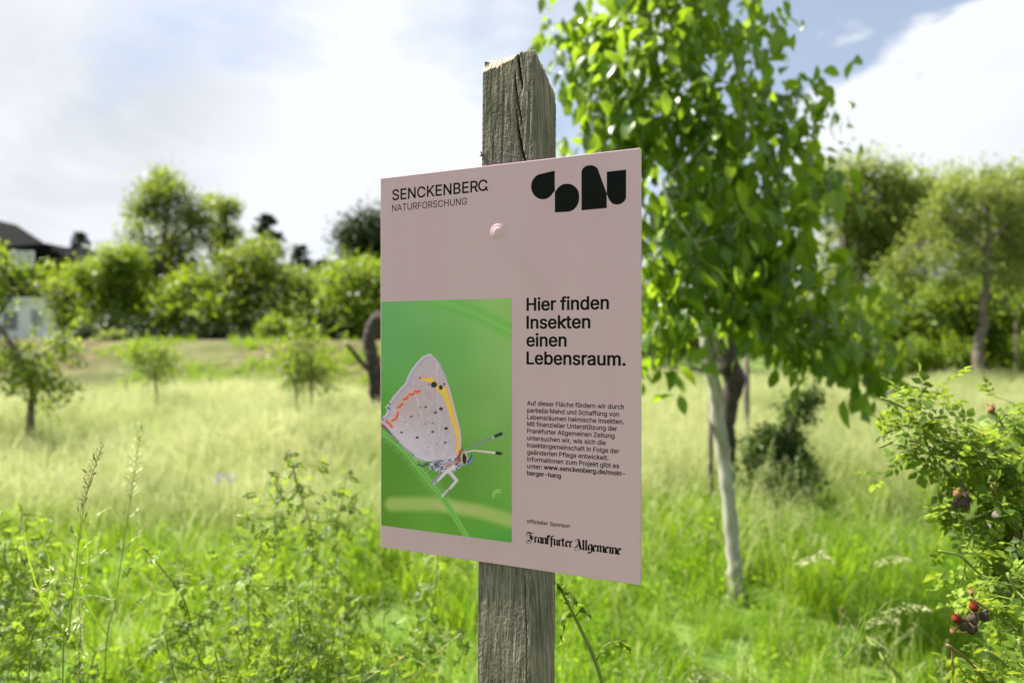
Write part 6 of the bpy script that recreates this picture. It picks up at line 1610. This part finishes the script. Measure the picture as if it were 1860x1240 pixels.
H_ = [
    ('bright green bushy growth at the left end of the right hand hedge', 1640, 27, [(1600, 560, 34), (1640, 545, 32), (1660, 590, 38), (1610, 610, 36), (1690, 560, 30), (1650, 640, 34), (1600, 650, 26)], 230, 'tree_fresh'),
    ('bright green bush around the foot of the gnarled tree', 1735, 27, [(1720, 560, 34), (1750, 540, 30), (1740, 610, 40), (1700, 620, 34), (1760, 640, 34), (1715, 655, 26)], 220, 'tree_fresh'),
    ('bright green bush at the right edge behind the rose bush', 1840, 27, [(1820, 560, 34), (1850, 540, 34), (1835, 610, 40), (1800, 620, 34), (1870, 620, 40), (1840, 655, 30), (1890, 560, 44)], 240, 'tree_fresh'),
    ('mid green tree behind the drooping right branch of the broad-leaved tree', 1430, 31, [(1400, 590, 40), (1440, 560, 44), (1480, 600, 40), (1430, 630, 34), (1370, 600, 34), (1350, 620, 24)], 200, 'tree_mid'),
    ('mid green tree partly hidden by the two trunks', 1300, 32, [(1290, 590, 40), (1330, 570, 44), (1260, 610, 32), (1320, 620, 30)], 140, 'tree_mid'),
    ('dark green shrub at the foot of the right hand trees', 1530, 29, [(1500, 620, 30), (1540, 610, 34), (1570, 630, 30), (1530, 645, 24)], 130, 'tree_mid'),
]
H_ += [
    ('broad mid green tree filling the hedge behind the gnarled tree', 1640, 33, [(1600, 430, 50), (1660, 420, 50), (1700, 470, 50), (1620, 500, 50), (1680, 540, 50), (1580, 560, 50), (1640, 600, 40), (1720, 400, 36)], 260, 'tree_mid'),
    ('broad mid green tree filling the hedge at the right edge', 1790, 34, [(1760, 450, 50), (1820, 440, 50), (1790, 510, 55), (1850, 520, 55), (1740, 550, 45), (1800, 590, 45)], 240, 'tree_mid'),
]
for a in H_: far_tree(*a[:4], a[4], a[5], per=55, ll=.2, tl=.75, tr=.1, group='hedge trees along the right side')
for (x, d, lab) in ((-420, 34, 'green tree outside the left edge, farther one'), (-150, 36, 'green tree outside the left edge beside the house'), (2050, 30, 'green tree outside the right edge'), (2280, 31, 'green tree outside the right edge, farther one')):
    far_tree(lab, x, d, [(x, 480, 60), (x - 60, 530, 60), (x + 60, 530, 60), (x, 590, 60)], 110, 'tree_mid', per=40, ll=.32, tl=1.0)
for x, lab in ((1500, 'fresh green bush at the meadow edge under the drooping right branch'), (1575, 'fresh green bush at the meadow edge left of the bright hedge'), (1655, 'fresh green bush at the meadow edge below the bright hedge'),
               (1730, 'fresh green bush at the meadow edge just left of the gnarled trunk'), (1845, 'fresh green bush at the meadow edge right of the gnarled trunk')):
    scrub(lab, x, 25.2, [(x - 22, 655, 22), (x + 5, 640, 26), (x + 30, 658, 22), (x, 672, 20), (x - 35, 672, 14)], 95, 'tree_fresh', per=44, ll=.15)
stake('thin bare pole in the grass at the right edge of the meadow', 1846, 560, 680, 23, .04)

# ------------------------------------------------------------------ the house
def build_house():
    d = 56.0
    def W(px, py, dd=0): return P(px, py, d + dd)
    b = base_at(40, d); root = thing('house', 'white walled house with steep dark roofs and white dormer, far left behind the trees', 'house', tuple(b))
    wall = surf_mat('white_render', [(.66, .66, .65), (.78, .78, .77)], (2, 2, 2), bump=.1)
    roof = surf_mat('dark_slate', [(.004, .004, .005), (.009, .009, .010)], (1.5, 6, 6), bump=.4, dist=.03, rough=.9, spec=.05)
    trim = surf_mat('white_trim', [(.7, .7, .7), (.78, .78, .78)], (3, 3, 3), bump=0)
    glass = surf_mat('window_glass', [(.05, .06, .07), (.10, .11, .12)], (3, 3, 3), bump=0, rough=.08, spec=.8)
    shut = surf_mat('grey_shutter', [(.26, .27, .28), (.33, .34, .35)], (2, 2, 40), bump=.2)
    def prism(name, outline, d0, d1, mat, parent=root):
        """outline in photo positions at depth d, extruded straight back"""
        o = Vector(parent.location) if parent is root else Vector(root.location)
        n = len(outline); A = [W(x, y) + Vector((0, d0, 0)) - o for x, y in outline]; B = [a + Vector((0, d1 - d0, 0)) for a in A]
        V = A + B; Fc = [list(range(n))[::-1], list(range(n, 2 * n))] + [[i, (i + 1) % n, n + (i + 1) % n, n + i] for i in range(n)]
        me = make_mesh(name, V, Fc, [mat], smooth=False); me.validate()
        return obj(name, me, parent)
    k = F / d
    yb = CY + (EYE - gz(b.x, d)) * k + 6
    prism('wall', [(-190, 540), (101, 540), (101, yb), (-190, yb)], 0, 7, wall)
    prism('roof', [(-210, 430), (-90, 380), (0, 438), (16, 449), (91, 443), (124, 470), (107, 545), (64, 508), (30, 545), (-210, 545)], -.35, 7.4, roof)
    prism('annex_wall', [(101, 558), (142, 558), (142, yb), (101, yb)], .6, 5, wall)
    prism('annex_roof', [(100, 532), (132, 530), (146, 558), (100, 560)], .3, 5.2, trim)
    dr = prism('dormer', [(24, 455), (78, 455), (78, 492), (24, 492)], -.7, .2, roof)
    for x in (29, 45, 61):
        w_ = prism('window', [(x, 458), (x + 13, 458), (x + 13, 489), (x, 489)], -.8, -.72, trim, root)
        me = prism('pane', [(x + 3.5, 461), (x + 9.5, 461), (x + 9.5, 486), (x + 3.5, 486)], -.83, -.81, shut, root); me.parent = w_
    for x0, x1, y0, y1, m in ((56, 78, 560, 594, shut), (5, 34, 565, 600, glass), (-60, -30, 560, 594, glass), (-130, -100, 560, 594, glass)):
        w_ = prism('window', [(x0, y0), (x1, y0), (x1, y1), (x0, y1)], -.06, -.003, trim, root)
        pn = prism('pane', [(x0 + 1.5, y0 + 1.5), (x1 - 1.5, y0 + 1.5), (x1 - 1.5, y1 - 1.5), (x0 + 1.5, y1 - 1.5)], -.09, -.063, m, root); pn.parent = w_
    prism('gutter', [(-200, 541), (66, 541), (66, 545), (-200, 545)], -.5, -.36, trim)
    prism('chimney', [(138, 446), (149, 446), (149, 540), (138, 540)], 3, 3.6, trim)
    prism('rear_roof', [(121, 470), (150, 480), (160, 540), (118, 540)], 2, 6, roof)
build_house()
# gable of a second house peeping over the trees
b = base_at(585, 58); r2 = thing('house', 'dark roof ridge of a distant house just above the trees near the sign', 'house', tuple(b))
rf = surf_mat('brown_roof', [(.03, .022, .02), (.06, .045, .04)], (1, 5, 5), bump=.3)
o_ = Vector(r2.location); A = [P(x, y, 58) - o_ for x, y in ((560, 500), (575, 472), (597, 470), (625, 490), (625, 600), (560, 600))]; Bb = [a + Vector((0, 6, 0)) for a in A]; n = len(A)
obj('roof', make_mesh('roof', A + Bb, [list(range(n))[::-1], list(range(n, 2 * n))] + [[i, (i + 1) % n, n + (i + 1) % n, n + i] for i in range(n)], [rf], smooth=False), r2)

# small purple flowers in the meadow
fl = leaf_mat('purple_flower', [(.22, .16, .42), (.32, .24, .5)], (.5, .4, .8), .35)
for (x, y, lab) in ((396, 868, 'left'), (418, 866, 'right')):
    b = base_at(x, 5.2); root = thing('purple_flower', 'small purple meadow flower far left in the grass, %s one of the pair' % lab, 'flower', tuple(b), 'small purple meadow flowers')
    t = P(x, y, 5.2); mb = MB(); mb.tube(loc_path(root, [b, (b + t) / 2 + Vector((.01, 0, 0)), t]), .003, 5); mb.build('stem', MAT['stem'], root)
    n = 26; pos = np.array(tuple(t)) + rng.normal(size=(n, 3)) * .018
    add_leaves(root, LEAF2, pos, rng.normal(size=(n, 3)), rng.normal(size=(n, 3)), np.full(n, .022), fl, mass='petals')
